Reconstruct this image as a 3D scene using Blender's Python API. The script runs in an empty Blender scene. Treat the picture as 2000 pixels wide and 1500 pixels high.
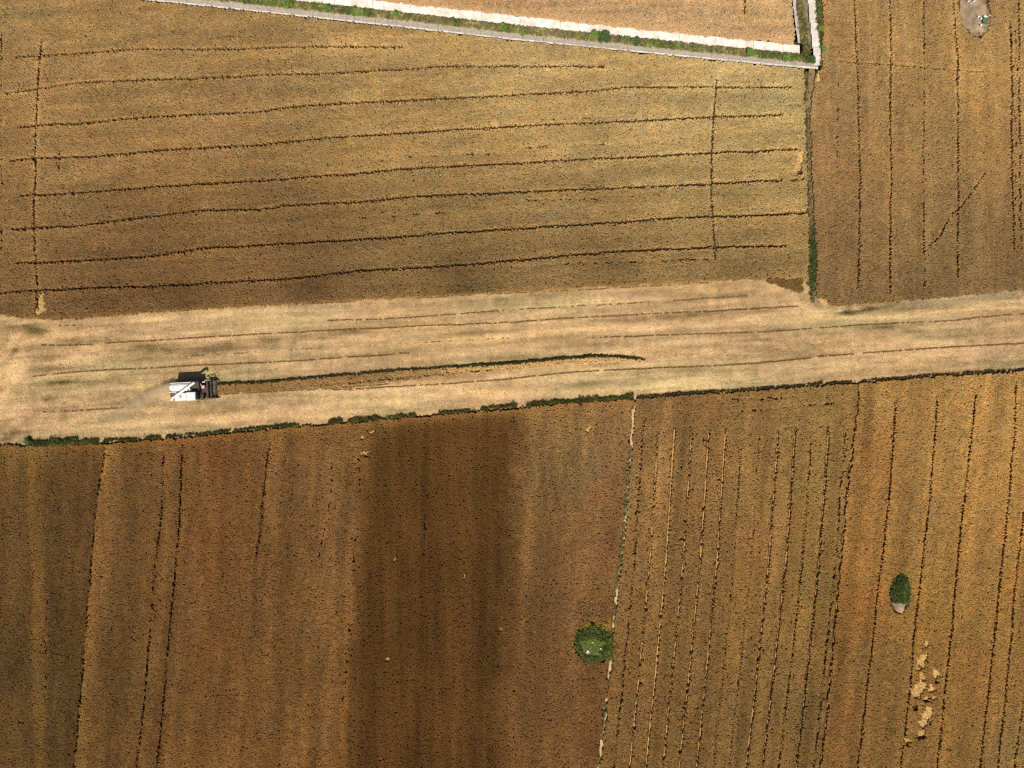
import bpy, bmesh, math, random
import numpy as np
from mathutils import Vector, Matrix, Euler

# ------------------------------------------------------------------ camera, sky, sun
S = 0.08                      # metres on the ground per pixel of the 2000 px wide picture
LENS = 26.0
H = 160.0 * LENS / 36.0       # height of the drone
scene = bpy.context.scene
C = scene.collection
cam_d = bpy.data.cameras.new('camera'); cam = bpy.data.objects.new('camera', cam_d); C.objects.link(cam)
cam_d.lens = LENS; cam_d.sensor_width = 36; cam_d.clip_end = 5000; cam_d.clip_start = 1
cam.location = (0, 0, H); cam.rotation_euler = (0, 0, 0)
scene.camera = cam
SUN_EL, SUN_AZ = math.radians(58), math.radians(186)      # azimuth clockwise from north (+Y)
world = bpy.data.worlds.new('World'); scene.world = world; world.use_nodes = True
nt = world.node_tree; nt.nodes.clear()
sky = nt.nodes.new('ShaderNodeTexSky'); sky.sky_type = 'NISHITA'; sky.sun_disc = False
sky.sun_elevation = SUN_EL; sky.sun_rotation = SUN_AZ
bg = nt.nodes.new('ShaderNodeBackground'); bg.inputs[1].default_value = 0.055
wo = nt.nodes.new('ShaderNodeOutputWorld')
nt.links.new(sky.outputs[0], bg.inputs[0]); nt.links.new(bg.outputs[0], wo.inputs[0])
sl = bpy.data.lights.new('sun', 'SUN'); sl.energy = 4.6; sl.angle = math.radians(0.5); sl.color = (1, 0.93, 0.82)
so = bpy.data.objects.new('sun', sl); C.objects.link(so)
sd = Vector((math.sin(SUN_AZ) * math.cos(SUN_EL), math.cos(SUN_AZ) * math.cos(SUN_EL), math.sin(SUN_EL)))
so.rotation_euler = sd.to_track_quat('Z', 'Y').to_euler(); so.location = (0, -60, 90)
scene.view_settings.view_transform = 'Standard'; scene.view_settings.look = 'None'
scene.view_settings.exposure = 0.0; scene.view_settings.gamma = 1.0
scene.view_settings.use_curve_mapping = False
scene.cycles.use_denoising = False
scene.cycles.max_bounces = 5; scene.cycles.diffuse_bounces = 3; scene.cycles.volume_bounces = 4
scene.cycles.volume_step_rate = 1.0
scene.cycles.pixel_filter_type = 'BLACKMAN_HARRIS'; scene.cycles.filter_width = 1.3

rng = np.random.default_rng(11)
random.seed(5)

# ------------------------------------------------------------------ helpers
def lin(c):
    c = np.asarray(c, float) / 255.0
    return np.where(c <= 0.04045, c / 12.92, ((c + 0.055) / 1.055) ** 2.4)

def W(px, py, z=0.0):                       # ground plan: a point seen at (px, py) that stands z above the ground
    k = S * (H - z) / H
    return (np.asarray(px) - 1000.0) * k, (750.0 - np.asarray(py)) * k

def vnoise(x, y, sc, seed):                 # smooth value noise, -1..1
    r = np.random.default_rng(seed); G = r.random((256, 256)) * 2 - 1
    x = x / sc + 1000.3; y = y / sc + 1000.7
    xi = np.floor(x).astype(int); yi = np.floor(y).astype(int); fx = x - xi; fy = y - yi
    fx = fx * fx * (3 - 2 * fx); fy = fy * fy * (3 - 2 * fy)
    a = G[xi % 256, yi % 256]; b = G[(xi + 1) % 256, yi % 256]
    c = G[xi % 256, (yi + 1) % 256]; d = G[(xi + 1) % 256, (yi + 1) % 256]
    return (a * (1 - fx) + b * fx) * (1 - fy) + (c * (1 - fx) + d * fx) * fy

def dist_poly(px, py, pts):                 # distance in px to a polyline, and signed side
    best = np.full(px.shape, 1e9)
    for (x0, y0), (x1, y1) in zip(pts[:-1], pts[1:]):
        dx, dy = x1 - x0, y1 - y0; L2 = dx * dx + dy * dy
        t = np.clip(((px - x0) * dx + (py - y0) * dy) / L2, 0, 1)
        d = np.hypot(px - x0 - t * dx, py - y0 - t * dy); best = np.minimum(best, d)
    return best

def inside(px, py, poly):
    r = np.zeros(px.shape, bool); n = len(poly)
    for i in range(n):
        x0, y0 = poly[i]; x1, y1 = poly[(i + 1) % n]
        if y0 == y1: continue
        c = ((y0 > py) != (y1 > py)) & (px < (x1 - x0) * (py - y0) / (y1 - y0) + x0)
        r ^= c
    return r

def yline(pts, x):
    return np.interp(x, [p[0] for p in pts], [p[1] for p in pts])
def xline(pts, y):
    return np.interp(y, [p[1] for p in pts], [p[0] for p in pts])

def ell(px, py, cx, cy, rx, ry, ang=0.0):   # 0 at centre, 1 on the rim
    a = math.radians(ang); u = (px - cx) * math.cos(a) + (py - cy) * math.sin(a)
    v = -(px - cx) * math.sin(a) + (py - cy) * math.cos(a)
    return np.sqrt((u / rx) ** 2 + (v / ry) ** 2)

def tag(o, label=None, cat=None, kind=None, group=None):
    if label: o['label'] = label
    if cat: o['category'] = cat
    if kind: o['kind'] = kind
    if group: o['group'] = group
    return o

def nodes(m):
    m.use_nodes = True; t = m.node_tree; return t, t.nodes, t.links, t.nodes['Principled BSDF']

def mat_plain(name, col, rough=0.6, metal=0.0, noise=0.12, scale=3.0, spec=0.4, coat=0.0):
    m = bpy.data.materials.new(name); t, N, L, p = nodes(m)
    tc = N.new('ShaderNodeTexCoord'); n = N.new('ShaderNodeTexNoise'); n.inputs['Scale'].default_value = scale
    n.inputs['Detail'].default_value = 6
    L.new(tc.outputs['Object'], n.inputs['Vector'])
    cr = N.new('ShaderNodeValToRGB'); cr.color_ramp.elements[0].position = 0.3; cr.color_ramp.elements[1].position = 0.7
    c = np.array(col)
    cr.color_ramp.elements[0].color = (*np.clip(c * (1 - noise), 0, 1), 1)
    cr.color_ramp.elements[1].color = (*np.clip(c * (1 + noise), 0, 1), 1)
    L.new(n.outputs['Fac'], cr.inputs[0]); L.new(cr.outputs[0], p.inputs['Base Color'])
    p.inputs['Roughness'].default_value = rough; p.inputs['Metallic'].default_value = metal
    p.inputs['Specular IOR Level'].default_value = spec; p.inputs['Coat Weight'].default_value = coat
    return m

def mat_attr(name, instancer, noise_amt=0.0, noise_scale=2.0, rough=0.85, bump=0.0, spec=0.15, transl=0.0):
    m = bpy.data.materials.new(name); t, N, L, p = nodes(m)
    a = N.new('ShaderNodeAttribute'); a.attribute_name = 'col'
    a.attribute_type = 'INSTANCER' if instancer else 'GEOMETRY'
    out = a.outputs['Color']
    if noise_amt > 0:
        tc = N.new('ShaderNodeTexCoord')
        n = N.new('ShaderNodeTexNoise'); n.inputs['Scale'].default_value = noise_scale; n.inputs['Detail'].default_value = 8
        n.inputs['Roughness'].default_value = 0.7
        L.new(tc.outputs['Object'], n.inputs['Vector'])
        mr = N.new('ShaderNodeMapRange'); mr.inputs[1].default_value = 0.3; mr.inputs[2].default_value = 0.7
        mr.inputs[3].default_value = 1 - noise_amt; mr.inputs[4].default_value = 1 + noise_amt
        L.new(n.outputs['Fac'], mr.inputs[0])
        mx = N.new('ShaderNodeVectorMath'); mx.operation = 'SCALE'
        L.new(out, mx.inputs[0]); L.new(mr.outputs[0], mx.inputs['Scale']); out = mx.outputs[0]
        if bump > 0:
            b = N.new('ShaderNodeBump'); b.inputs['Strength'].default_value = 1.0; b.inputs['Distance'].default_value = bump
            L.new(n.outputs['Fac'], b.inputs['Height']); L.new(b.outputs[0], p.inputs['Normal'])
    L.new(out, p.inputs['Base Color'])
    p.inputs['Roughness'].default_value = rough; p.inputs['Specular IOR Level'].default_value = spec
    if transl > 0:
        tr = N.new('ShaderNodeBsdfTranslucent'); L.new(out, tr.inputs[0]); mix = N.new('ShaderNodeMixShader')
        mix.inputs[0].default_value = transl
        L.new(p.outputs[0], mix.inputs[1]); L.new(tr.outputs[0], mix.inputs[2])
        L.new(mix.outputs[0], N['Material Output'].inputs['Surface'])
    return m

def mesh_np(name, v, f, mat=None, cols=None, smooth=False):
    me = bpy.data.meshes.new(name); v = np.asarray(v, np.float32)
    if isinstance(f, np.ndarray) and f.ndim == 2:
        k = f.shape[1]; me.vertices.add(len(v)); me.vertices.foreach_set('co', v.ravel())
        me.loops.add(f.size); me.loops.foreach_set('vertex_index', f.astype(np.int32).ravel())
        me.polygons.add(len(f)); me.polygons.foreach_set('loop_start', np.arange(len(f), dtype=np.int32) * k)
        me.update(calc_edges=True)
    else:
        me.from_pydata([tuple(map(float, q)) for q in v], [], f)
    if cols is not None:
        a = me.attributes.new('col', 'FLOAT_COLOR', 'POINT')
        c4 = np.ones((len(v), 4), np.float32); c4[:, :3] = cols; a.data.foreach_set('color', c4.ravel())
    if mat is not None: me.materials.append(mat)
    me.validate(); me.update()
    if smooth: me.shade_smooth()
    return me

def link(name, me, parent=None, coll=None):
    o = bpy.data.objects.new(name, me); (coll or C).objects.link(o)
    if parent: o.parent = parent
    return o

class MB:                                  # collects simple shapes into one mesh
    def __init__(s): s.v = []; s.f = []
    def add(s, vs, fs):
        b = len(s.v); s.v += [tuple(q) for q in vs]; s.f += [[i + b for i in q] for q in fs]; return s
    def box(s, a, b, bev=0.0, rz=0.0, taper=0.0):
        (x0, y0, z0), (x1, y1, z1) = a, b; cx, cy = (x0 + x1) / 2, (y0 + y1) / 2
        if bev <= 0:
            q = [(x0, y0, z0), (x1, y0, z0), (x1, y1, z0), (x0, y1, z0)]
            u = [(x0 + taper, y0 + taper, z1), (x1 - taper, y0 + taper, z1), (x1 - taper, y1 - taper, z1), (x0 + taper, y1 - taper, z1)]
            vs = q + u; fs = [(0, 3, 2, 1), (4, 5, 6, 7), (0, 1, 5, 4), (1, 2, 6, 5), (2, 3, 7, 6), (3, 0, 4, 7)]
        else:
            vs = []; rings = [(0, 0, z0), (0, 0, z1 - bev), (bev * .3, bev * .3, z1 - bev * .3), (bev, bev, z1)]
            for (ix, iy, z) in rings:
                c = bev * 0.6
                X0, X1, Y0, Y1 = x0 + ix, x1 - ix, y0 + iy, y1 - iy
                vs += [(X0 + c, Y0, z), (X1 - c, Y0, z), (X1, Y0 + c, z), (X1, Y1 - c, z), (X1 - c, Y1, z), (X0 + c, Y1, z), (X0, Y1 - c, z), (X0, Y0 + c, z)]
            fs = [tuple(range(7, -1, -1)), tuple(range(24, 32))]
            for r in range(3):
                for i in range(8): fs.append((r * 8 + i, r * 8 + (i + 1) % 8, r * 8 + 8 + (i + 1) % 8, r * 8 + 8 + i))
        if rz:
            c_, s_ = math.cos(rz), math.sin(rz)
            vs = [((x - cx) * c_ - (y - cy) * s_ + cx, (x - cx) * s_ + (y - cy) * c_ + cy, z) for x, y, z in vs]
        return s.add(vs, fs)
    def tube(s, p, q, r, r2=None, n=8, caps=True):
        p, q = Vector(p), Vector(q); r2 = r if r2 is None else r2; d = (q - p).normalized()
        up = Vector((0, 0, 1)) if abs(d.z) < 0.9 else Vector((1, 0, 0)); a = d.cross(up).normalized(); b = d.cross(a)
        vs = []
        for c, rr in ((p, r), (q, r2)):
            for i in range(n):
                t = 2 * math.pi * i / n; vs.append(c + a * math.cos(t) * rr + b * math.sin(t) * rr)
        fs = [(i, (i + 1) % n, n + (i + 1) % n, n + i) for i in range(n)]
        if caps: fs += [tuple(range(n - 1, -1, -1)), tuple(range(n, 2 * n))]
        return s.add(vs, fs)
    def build(s, name, mat, parent=None, smooth=False):
        me = mesh_np(name, s.v, s.f, mat, smooth=smooth)
        bm = bmesh.new(); bm.from_mesh(me); bmesh.ops.recalc_face_normals(bm, faces=bm.faces); bm.to_mesh(me); bm.free()
        if smooth: me.shade_smooth()
        return link(name, me, parent)

# ------------------------------------------------------------------ the plan of the place (2000 x 1500 picture pixels)
HEDGE = [(-400, 885), (0, 868), (60, 868), (200, 864), (350, 853), (500, 838), (700, 821), (850, 808), (1000, 796), (1100, 787),
         (1240, 776), (1500, 758), (1680, 745), (1750, 739), (2000, 722), (2400, 695)]
A_BOT = [(-400, 640), (0, 614), (60, 622), (150, 622), (270, 611), (500, 597), (745, 583), (1000, 571), (1200, 558), (1500, 543), (1576, 541)]
C_BOT = [(1585, 566), (1606, 596), (1650, 595), (1750, 588), (1850, 580), (2000, 565), (2400, 535)]
DITCH_N = [(-400, -120), (500, -26), (740, 0), (1000, 29), (1300, 61), (1555, 88), (1600, 93)]
DITCH_S = [(-400, -75), (300, 1), (500, 22), (750, 49), (1000, 77), (1250, 102), (1500, 126), (1610, 135)]
ROAD_W = [(1545, -200), (1549, 0), (1556, 60), (1561, 90)]          # west lip of the side ditch
ROAD_E = [(1586, -200), (1593, 0), (1600, 70), (1606, 128)]
AC_EDGE = [(1572, 130), (1572, 180), (1573, 250), (1577, 300), (1578, 400), (1581, 480), (1580, 545)]
C_W = [(1607, -200), (1608, 0), (1611, 80), (1609, 128), (1598, 145), (1588, 190), (1586, 250), (1589, 330), (1592, 420), (1600, 520), (1596, 570), (1610, 597)]
PATH = [(1241, 774), (1236, 850), (1228, 950), (1222, 1030), (1209, 1130), (1199, 1230), (1190, 1330), (1180, 1420), (1170, 1500), (1160, 1600), (1150, 1700)]
EF = [(1679, 744), (1676, 800), (1666, 880), (1655, 960), (1647, 1050), (1638, 1150), (1627, 1270), (1615, 1400), (1604, 1500), (1590, 1700)]

TRAM_A = [
 [(30, 110), (75, 108), (150, 102), (270, 95), (400, 95), (500, 92), (600, 89), (700, 89), (792, 89)],
 [(10, 181), (75, 172), (150, 160), (210, 157), (300, 154), (420, 150), (500, 145), (640, 141), (710, 137), (800, 133), (870, 128), (1000, 127), (1183, 128)],
 [(37, 247), (75, 243), (150, 240), (250, 230), (330, 225), (500, 217), (560, 208), (700, 198), (850, 192), (1000, 184), (1150, 176), (1220, 168), (1400, 168), (1547, 169)],
 [(18, 312), (65, 307), (170, 305), (300, 293), (500, 282), (640, 268), (760, 260), (850, 254), (1000, 246), (1200, 236), (1395, 227), (1530, 222)],
 [(38, 381), (150, 376), (320, 362), (500, 352), (700, 337), (800, 327), (1000, 318), (1150, 309), (1400, 297), (1560, 290)],
 [(22, 448), (65, 444), (140, 441), (220, 430), (300, 420), (400, 409), (500, 408), (535, 405), (550, 400), (700, 393), (800, 384), (1000, 374), (1200, 366), (1395, 358), (1500, 351), (1530, 350)],
 [(30, 513), (65, 512), (200, 506), (300, 498), (400, 483), (500, 478), (600, 472), (750, 464), (860, 455), (1000, 446), (1250, 431), (1320, 424), (1395, 422), (1575, 415)],
 [(-200, 590), (10, 571), (65, 567), (160, 563), (200, 560), (300, 558), (500, 547), (600, 540), (700, 527), (850, 520), (1000, 508), (1200, 491), (1395, 482), (1535, 478)],
 [(80, 75), (75, 110), (70, 200), (67, 300), (65, 400), (66, 500), (70, 560), (68, 605)],
 [(1402, 153), (1395, 220), (1391, 300), (1391, 400), (1396, 460), (1399, 506)]]
FAINT_A = [[(725, 315), (820, 304), (975, 298)], [(1000, 390), (1170, 387)], [(700, 425), (900, 412)], [(1170, 160), (1260, 161)],
           [(430, 68), (520, 70)], [(1100, 515), (1400, 506)], [(1000, 522), (1150, 512)], [(0, 60), (1, 300), (0, 600)], [(1540, 205), (1566, 204)],
           [(1547, 352), (1562, 350), (1578, 345)], [(1060, 232), (1230, 226)], [(1000, 288), (1180, 280)], [(115, 250), (113, 330)], [(1488, 185), (1492, 205)]]
TRAM_C = [[(1668, -200), (1670, 0), (1675, 100), (1678, 200), (1681, 300), (1681, 400), (1678, 560)],
          [(1740, -200), (1740, 0), (1742, 100), (1741, 250), (1743, 350), (1740, 450), (1740, 572)],
          [(1806, -200), (1806, 0), (1808, 125), (1806, 250), (1806, 400), (1807, 557)],
          [(1860, -200), (1865, 0), (1869, 50), (1872, 100), (1873, 200), (1874, 330), (1872, 543)],
          [(1975, 40), (1980, 150), (1978, 300), (1983, 490)], [(1991, -200), (1992, 0), (1993, 150), (1995, 300), (1996, 490)]]
FAINT_C = [[(1640, 117), (1700, 122), (1800, 130), (1920, 139)], [(1815, 479), (1838, 462), (1848, 440), (1860, 418), (1880, 402), (1898, 378)],
           [(1898, 378), (1930, 331)], [(1640, 130), (1637, 300), (1630, 500)], [(1985, 40), (1988, 490)], [(1953, 260), (1951, 300), (1955, 285)]]
TRAM_D = [[(318, 890), (316, 960), (311, 1040), (300, 1120), (292, 1230), (280, 1370), (265, 1500), (240, 1700)],
          [(355, 870), (352, 960), (348, 1040), (340, 1120), (330, 1240), (322, 1330), (305, 1500), (280, 1700)],
          [(525, 865), (520, 900), (515, 960), (508, 1040), (500, 1090)], [(203, 885), (190, 960), (180, 1050), (172, 1150), (160, 1300), (143, 1500), (125, 1700)],
          [(573, 890), (570, 960), (560, 1000)], [(646, 900), (647, 970), (640, 1000), (622, 1090)], [(265, 888), (318, 880)],
          [(699, 890), (702, 960), (690, 1100), (685, 1200), (675, 1300), (660, 1500)], [(834, 960), (826, 1100), (820, 1200)], [(90, 1125), (85, 1360)]]
ROWS_E = []
for xt, yt, xb in ((1258, 815, 1200), (1287, 838, 1230), (1318, 838, 1262), (1352, 838, 1295), (1385, 848, 1327), (1418, 838, 1361), (1448, 885, 1394),
                   (1485, 850, 1425), (1521, 842, 1458), (1555, 838, 1490), (1587, 848, 1522), (1620, 835, 1556), (1652, 838, 1590)):
    ROWS_E.append([(xt, yt), (xt - (xt - xb) * 0.30, yt + 0.40 * (1500 - yt)), (xt - (xt - xb) * 0.66, yt + 0.72 * (1500 - yt)), (xb, 1500), (xb - 18, 1700)])
ROW_W = [0.55, 0.75, 1.0, 0.8, 0.9, 1.0, 0.45, 0.35, 0.9, 1.15, 0.6, 1.15, 0.7]
FAINT_E = [[(1420, 780), (1560, 775)], [(1500, 798), (1560, 793), (1630, 788)], [(1533, 836), (1575, 833)], [(1430, 806), (1500, 800)]]
TRAM_F = [[(1752, 780), (1747, 850), (1740, 950), (1730, 1050), (1719, 1130), (1708, 1230), (1696, 1340), (1677, 1500), (1655, 1700)],
          [(1834, 770), (1829, 850), (1820, 950), (1808, 1060), (1798, 1150), (1789, 1220), (1782, 1310), (1773, 1400), (1762, 1500), (1750, 1700)],
          [(1907, 770), (1901, 850), (1888, 950), (1877, 1050), (1868, 1150), (1857, 1270), (1845, 1380), (1833, 1500), (1818, 1700)],
          [(1987, 745), (1984, 850), (1975, 950), (1965, 1060), (1954, 1150), (1940, 1280), (1928, 1400), (1917, 1500), (1900, 1700)],
          [(2002, 1000), (1990, 1110), (1982, 1180), (1974, 1280), (1962, 1400), (1951, 1500), (1935, 1700)],
          [(2010, 1340), (1995, 1410), (1984, 1500), (1970, 1700)]]
LODGED = [(1812, 1262, 4, 7, 0), (1805, 1292, 7, 16, 25), (1797, 1305, 4, 8, 0), (1833, 1318, 8, 7, 0), (1804, 1325, 9, 8, 0), (1800, 1347, 13, 14, 20), (1792, 1356, 13, 8, 0), (1822, 1348, 7, 9, 0), (1812, 1366, 12, 3, -8),
          (1815, 1396, 10, 14, 20), (1808, 1413, 9, 14, 20), (1802, 1434, 8, 6, -20), (1776, 1450, 7, 3, 0),
          (1566, 306, 7, 20, 8), (1560, 327, 8, 12, 10), (1150, 838, 3, 8, 35), (724, 845, 7, 2, -30), (706, 856, 4, 4, 0), (1855, 1462, 4, 3, 0), (1882, 1205, 4, 6, 0),
          (77, 592, 7, 14, 5), (74, 607, 9, 8, 0), (1559, 336, 5, 6, 0), (1610, 590, 8, 6, 0), (770, 1095, 3, 3, 0), (755, 1290, 3, 4, 0), (905, 1130, 2, 5, 0), (975, 1232, 5, 3, 0), (745, 1345, 4, 2, 0), (712, 885, 9, 4, 0), (1603, 108, 5, 8, 0), (1600, 150, 5, 8, -40)]
PITS = [(1797, 1366, 10, 3), (1815, 1372, 12, 3), (1790, 1384, 6, 9), (1800, 1443, 14, 4), (1776, 1457, 6, 4), (1830, 1327, 4, 4), (1832, 1335, 5, 4), (1815, 1297, 3, 5), (1800, 1302, 5, 4),
        (1804, 1268, 4, 3), (1820, 1416, 8, 3), (1565, 334, 6, 4), (1243, 1002, 6, 4), (1250, 1000, 3, 5), (1856, 1466, 5, 3), (1405, 935, 3, 6), (715, 892, 10, 3), (976, 1228, 6, 3)]
# straw land: thin cutter marks and darker areas left between the swaths
S_LINES = [([(70, 675), (160, 674), (300, 665), (500, 653), (700, 643), (800, 638), (900, 634), (1000, 630), (1100, 622), (1180, 618), (1280, 613), (1400, 608), (1480, 603), (1560, 598)], .9),
           ([(65, 735), (150, 727), (230, 722), (300, 719), (400, 713), (500, 709), (640, 701), (800, 690)], .9),
           ([(80, 805), (160, 802), (240, 796)], .8),
           ([(650, 762), (900, 748), (1000, 740), (1060, 733), (1125, 726), (1250, 721), (1400, 714), (1500, 708), (1600, 697), (1740, 686), (1830, 680), (2000, 671), (2400, 645)], 1.0),
           ([(1150, 660), (1300, 655), (1500, 648), (1600, 641), (1650, 637), (1750, 631), (1850, 627), (1950, 616), (2000, 613), (2400, 590)], .8),
           ([(640, 626), (740, 624), (930, 611), (1000, 605), (1150, 597), (1250, 591), (1400, 582), (1462, 578)], .7),
           ([(115, 637), (150, 635)], .7), ([(430, 770), (520, 766), (640, 759), (760, 750)], .9), ([(300, 700), (700, 676), (1000, 660)], .35),
           ([(1170, 700), (1400, 690), (1560, 680)], .3), ([(500, 600), (800, 583), (1100, 568), (1390, 552)], .6), ([(90, 750), (200, 745), (320, 742)], .3)]
S_DARK = [(600, 655, 130, 10, -4, .40), (285, 682, 60, 10, -3, .42), (430, 675, 110, 10, -3, .30), (120, 745, 34, 8, -3, .38), (250, 768, 90, 9, -4, .28), (90, 695, 40, 8, 0, .30), (170, 664, 60, 7, -3, .36), (95, 780, 16, 8, 0, .35),
          (20, 845, 34, 24, 0, .40), (45, 820, 10, 18, -40, .30), (1300, 619, 110, 7, -4, .28), (1660, 612, 30, 6, -4, 1.0), (1695, 605, 40, 4, -8, .8), (1435, 580, 26, 3, -3, .55), (1150, 672, 100, 6, -3, .2),
          (1330, 676, 34, 6, -3, .3), (1490, 660, 60, 7, -3, .3), (1540, 690, 60, 8, 0, .22), (1800, 650, 60, 8, -2, .22), (1500, 612, 40, 12, 10, .3), (960, 700, 80, 5, -4, .22),
          (40, 640, 44, 9, 10, .42), (30, 690, 8, 16, 0, .3), (70, 640, 26, 14, 0, .28), (820, 735, 190, 7, -5, .30), (560, 757, 150, 6, -4, .42), (100, 715, 40, 14, 0, .2), (420, 745, 90, 20, 0, .1), (1900, 640, 90, 14, -3, .14), (1960, 664, 60, 6, -3, .2), (1700, 640, 80, 6, 0, .15), (1520, 640, 30, 5, 0, .2), (770, 600, 300, 6, -4, .1), (1180, 745, 200, 6, -4, .08)]
S_LIGHT = [(180, 650, 70, 9, -5, .12), (450, 612, 300, 7, -4, .12), (160, 705, 60, 14, 0, .12), (20, 740, 30, 60, 0, .14), (900, 665, 300, 9, -4, .10), (1250, 640, 260, 8, -3, .12), (1300, 575, 200, 12, -4, .06),
           (1560, 590, 60, 9, 30, .10), (1850, 608, 150, 7, -3, .12), (600, 800, 400, 10, -5, .10), (1250, 760, 200, 8, -4, .10), (1700, 620, 120, 5, 0, .1), (380, 650, 300, 2.2, -4, .16), (860, 636, 150, 2.2, -4, .1), (1850, 700, 150, 12, -4, .06), (1330, 745, 260, 6, -4, .08)]

def stubble_col(px, py):                     # sRGB of the shorn straw
    x, y = W(px, py)
    u = x * math.cos(.055) + y * math.sin(.055); v = -x * math.sin(.055) + y * math.cos(.055)
    b = np.ones_like(px)
    b += .085 * vnoise(u, v * 14, 16, 3) + .06 * vnoise(u, v * 16, 9, 4) + .05 * vnoise(u, v * 8, 4, 2) + .05 * vnoise(u, v * 3, 3.5, 5) + .05 * vnoise(u, v, .8, 6) + .035 * vnoise(x * 5, y, 3.0, 16) + .06 * vnoise(u, v * 14, 5, 17) + .05 * vnoise(u, v * 9, 2.4, 18)
    lft = np.clip((85 - px) / 50, 0, 1)
    b += lft * .10 * vnoise(x + y, (x - y) * 3, 3.0, 7)
    for cx, cy, rx, ry, a, s in S_DARK:
        wob = .35 * vnoise(x, y * 2, 1.6, 8)
        b -= s * .62 * np.clip(1.35 - ell(px, py, cx, cy, rx, ry, a) + wob, 0, 1) * (.7 + .5 * vnoise(u, v * 8, 4, 19) + .2 * vnoise(x, y * 2, .5, 9))
    for cx, cy, rx, ry, a, s in S_LIGHT:
        b += s * np.clip(1.4 - ell(px, py, cx, cy, rx, ry, a), 0, 1)
    base = np.array([208., 167., 115.]); base2 = np.array([205., 164., 108.]); base3 = np.array([198., 168., 112.])
    n = vnoise(u, v * 5, 14, 10)[:, None]
    c = base + np.clip(n, 0, 1) * (base2 - base) + np.clip(-n, 0, 1) * (base3 - base)
    c = c * b[:, None]; c[:, 2] -= np.clip(1 - b, 0, 1) * 26
    # weedy greyish margin in the east
    g = np.clip((px - 1700) / 120, 0, 1) * np.clip(1 - np.abs(py - yline(C_BOT, px) - 9) / 10, 0, 1)
    c = c * (1 - .5 * g[:, None]) + np.array([168., 152., 116.]) * .5 * g[:, None]
    return c

def idw(px, py, anchors, p=2.2):
    num = np.zeros((len(px), 3)); den = np.zeros(len(px))
    for ax, ay, c in anchors:
        w = 1.0 / (np.hypot(px - ax, (py - ay)) + 25) ** p
        num += w[:, None] * np.array(c, float); den += w
    return num / den[:, None]

# ------------------------------------------------------------------ ditch footprint
def ditch_y(px): return yline(DITCH_N, px), yline(DITCH_S, px)
def in_ditch(px, py, m=0.0):                 # m: margin in px, positive grows
    n, s = ditch_y(px)
    a = (py > n - m) & (py < s + m) & (px < 1606 + m)
    w, e = xline(ROAD_W, py), xline(ROAD_E, py)
    b = (px > w - m) & (px < e + m) & (py < 100)
    return a | b

# ------------------------------------------------------------------ ground sheet (one mesh out to the horizon)
M_ground = mat_attr('soil_ground', False, .35, 1.6, .95, .05)
gx = np.concatenate([[-2500, -900, -350, -160], np.arange(-100, 100.01, .8), [160, 350, 900, 2500]])
gy = np.concatenate([[-2500, -900, -350, -140], np.arange(-80, 80.01, .8), [140, 350, 900, 2500]])
X, Y = np.meshgrid(gx, gy); nx, ny = len(gx), len(gy)
PXg, PYg = X.ravel() / S + 1000, 750 - Y.ravel() / S
inner = (np.abs(X.ravel()) <= 100) & (np.abs(Y.ravel()) <= 80)
Z = np.where(inner & in_ditch(PXg, PYg, 4), -1.5, 0.0)
gc = np.tile(lin([82, 59, 32]), (len(PXg), 1))
isE = inside(PXg, PYg, [(x, y) for x, y in PATH] + [(x, y) for x, y in EF[::-1]])
gc[(PYg > yline(HEDGE, PXg)) & (PXg < xline(PATH, PYg))] = lin([72, 46, 22])
gc[isE] = lin([84, 60, 34])
gc[(PXg > xline(EF, PYg)) & (PYg > 700)] = lin([92, 62, 28])
gc[(PXg > 1590) & (PYg < 600)] = lin([90, 64, 34])
far = (np.abs(X.ravel()) > 93) | (np.abs(Y.ravel()) > 73)
fc = lin([150, 112, 58]) * (1 + .25 * vnoise(X.ravel(), Y.ravel(), 60, 31))[:, None]
gc[far] = fc[far]
gc *= (1 + .12 * vnoise(X.ravel(), Y.ravel(), 2.3, 32))[:, None]
idx = np.arange(nx * ny).reshape(ny, nx)
F = np.stack([idx[:-1, :-1].ravel(), idx[:-1, 1:].ravel(), idx[1:, 1:].ravel(), idx[1:, :-1].ravel()], 1)
g = link('ground', mesh_np('ground', np.stack([X.ravel(), Y.ravel(), Z], 1), F, M_ground, gc))
tag(g, kind='structure')

# the harvested strip: its own sheet 4 mm above the soil, with faint swells along the cutting direction
M_stub = mat_attr('shorn_straw_ground', False, .16, 2.2, .95, .05)
us = np.arange(-96, 96.01, .3); NV = 80
SX = np.repeat(us / S + 1000, NV + 1); tt = np.tile(np.linspace(0, 1, NV + 1), len(us))
def strip_top(px): return np.where(px < 1578, yline(A_BOT, px), yline(C_BOT, px)) - 3
top_y = strip_top(SX); bot_y = yline(HEDGE, SX) + 2
SY = top_y + (bot_y - top_y) * tt
sx, sy = W(SX, SY)
szz = .03 + .025 * vnoise(sx * .3, (sy - sx * .06) * 2, 1.2, 12)
ids = np.arange(len(us) * (NV + 1)).reshape(len(us), NV + 1)
Fs = np.stack([ids[:-1, :-1].ravel(), ids[:-1, 1:].ravel(), ids[1:, 1:].ravel(), ids[1:, :-1].ravel()], 1)[:, ::-1]
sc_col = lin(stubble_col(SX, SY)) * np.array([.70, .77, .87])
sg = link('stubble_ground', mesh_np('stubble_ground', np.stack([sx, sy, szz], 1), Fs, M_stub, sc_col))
tag(sg, kind='structure')

# ------------------------------------------------------------------ plant prototypes (kept outside the scene, used by instancing)
def proto_coll(name, builders, mat):
    col = bpy.data.collections.new(name)
    for i, (v, f) in enumerate(builders):
        me = mesh_np(name, v, f, mat); o = bpy.data.objects.new(name, me); col.objects.link(o)
    return col

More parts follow.
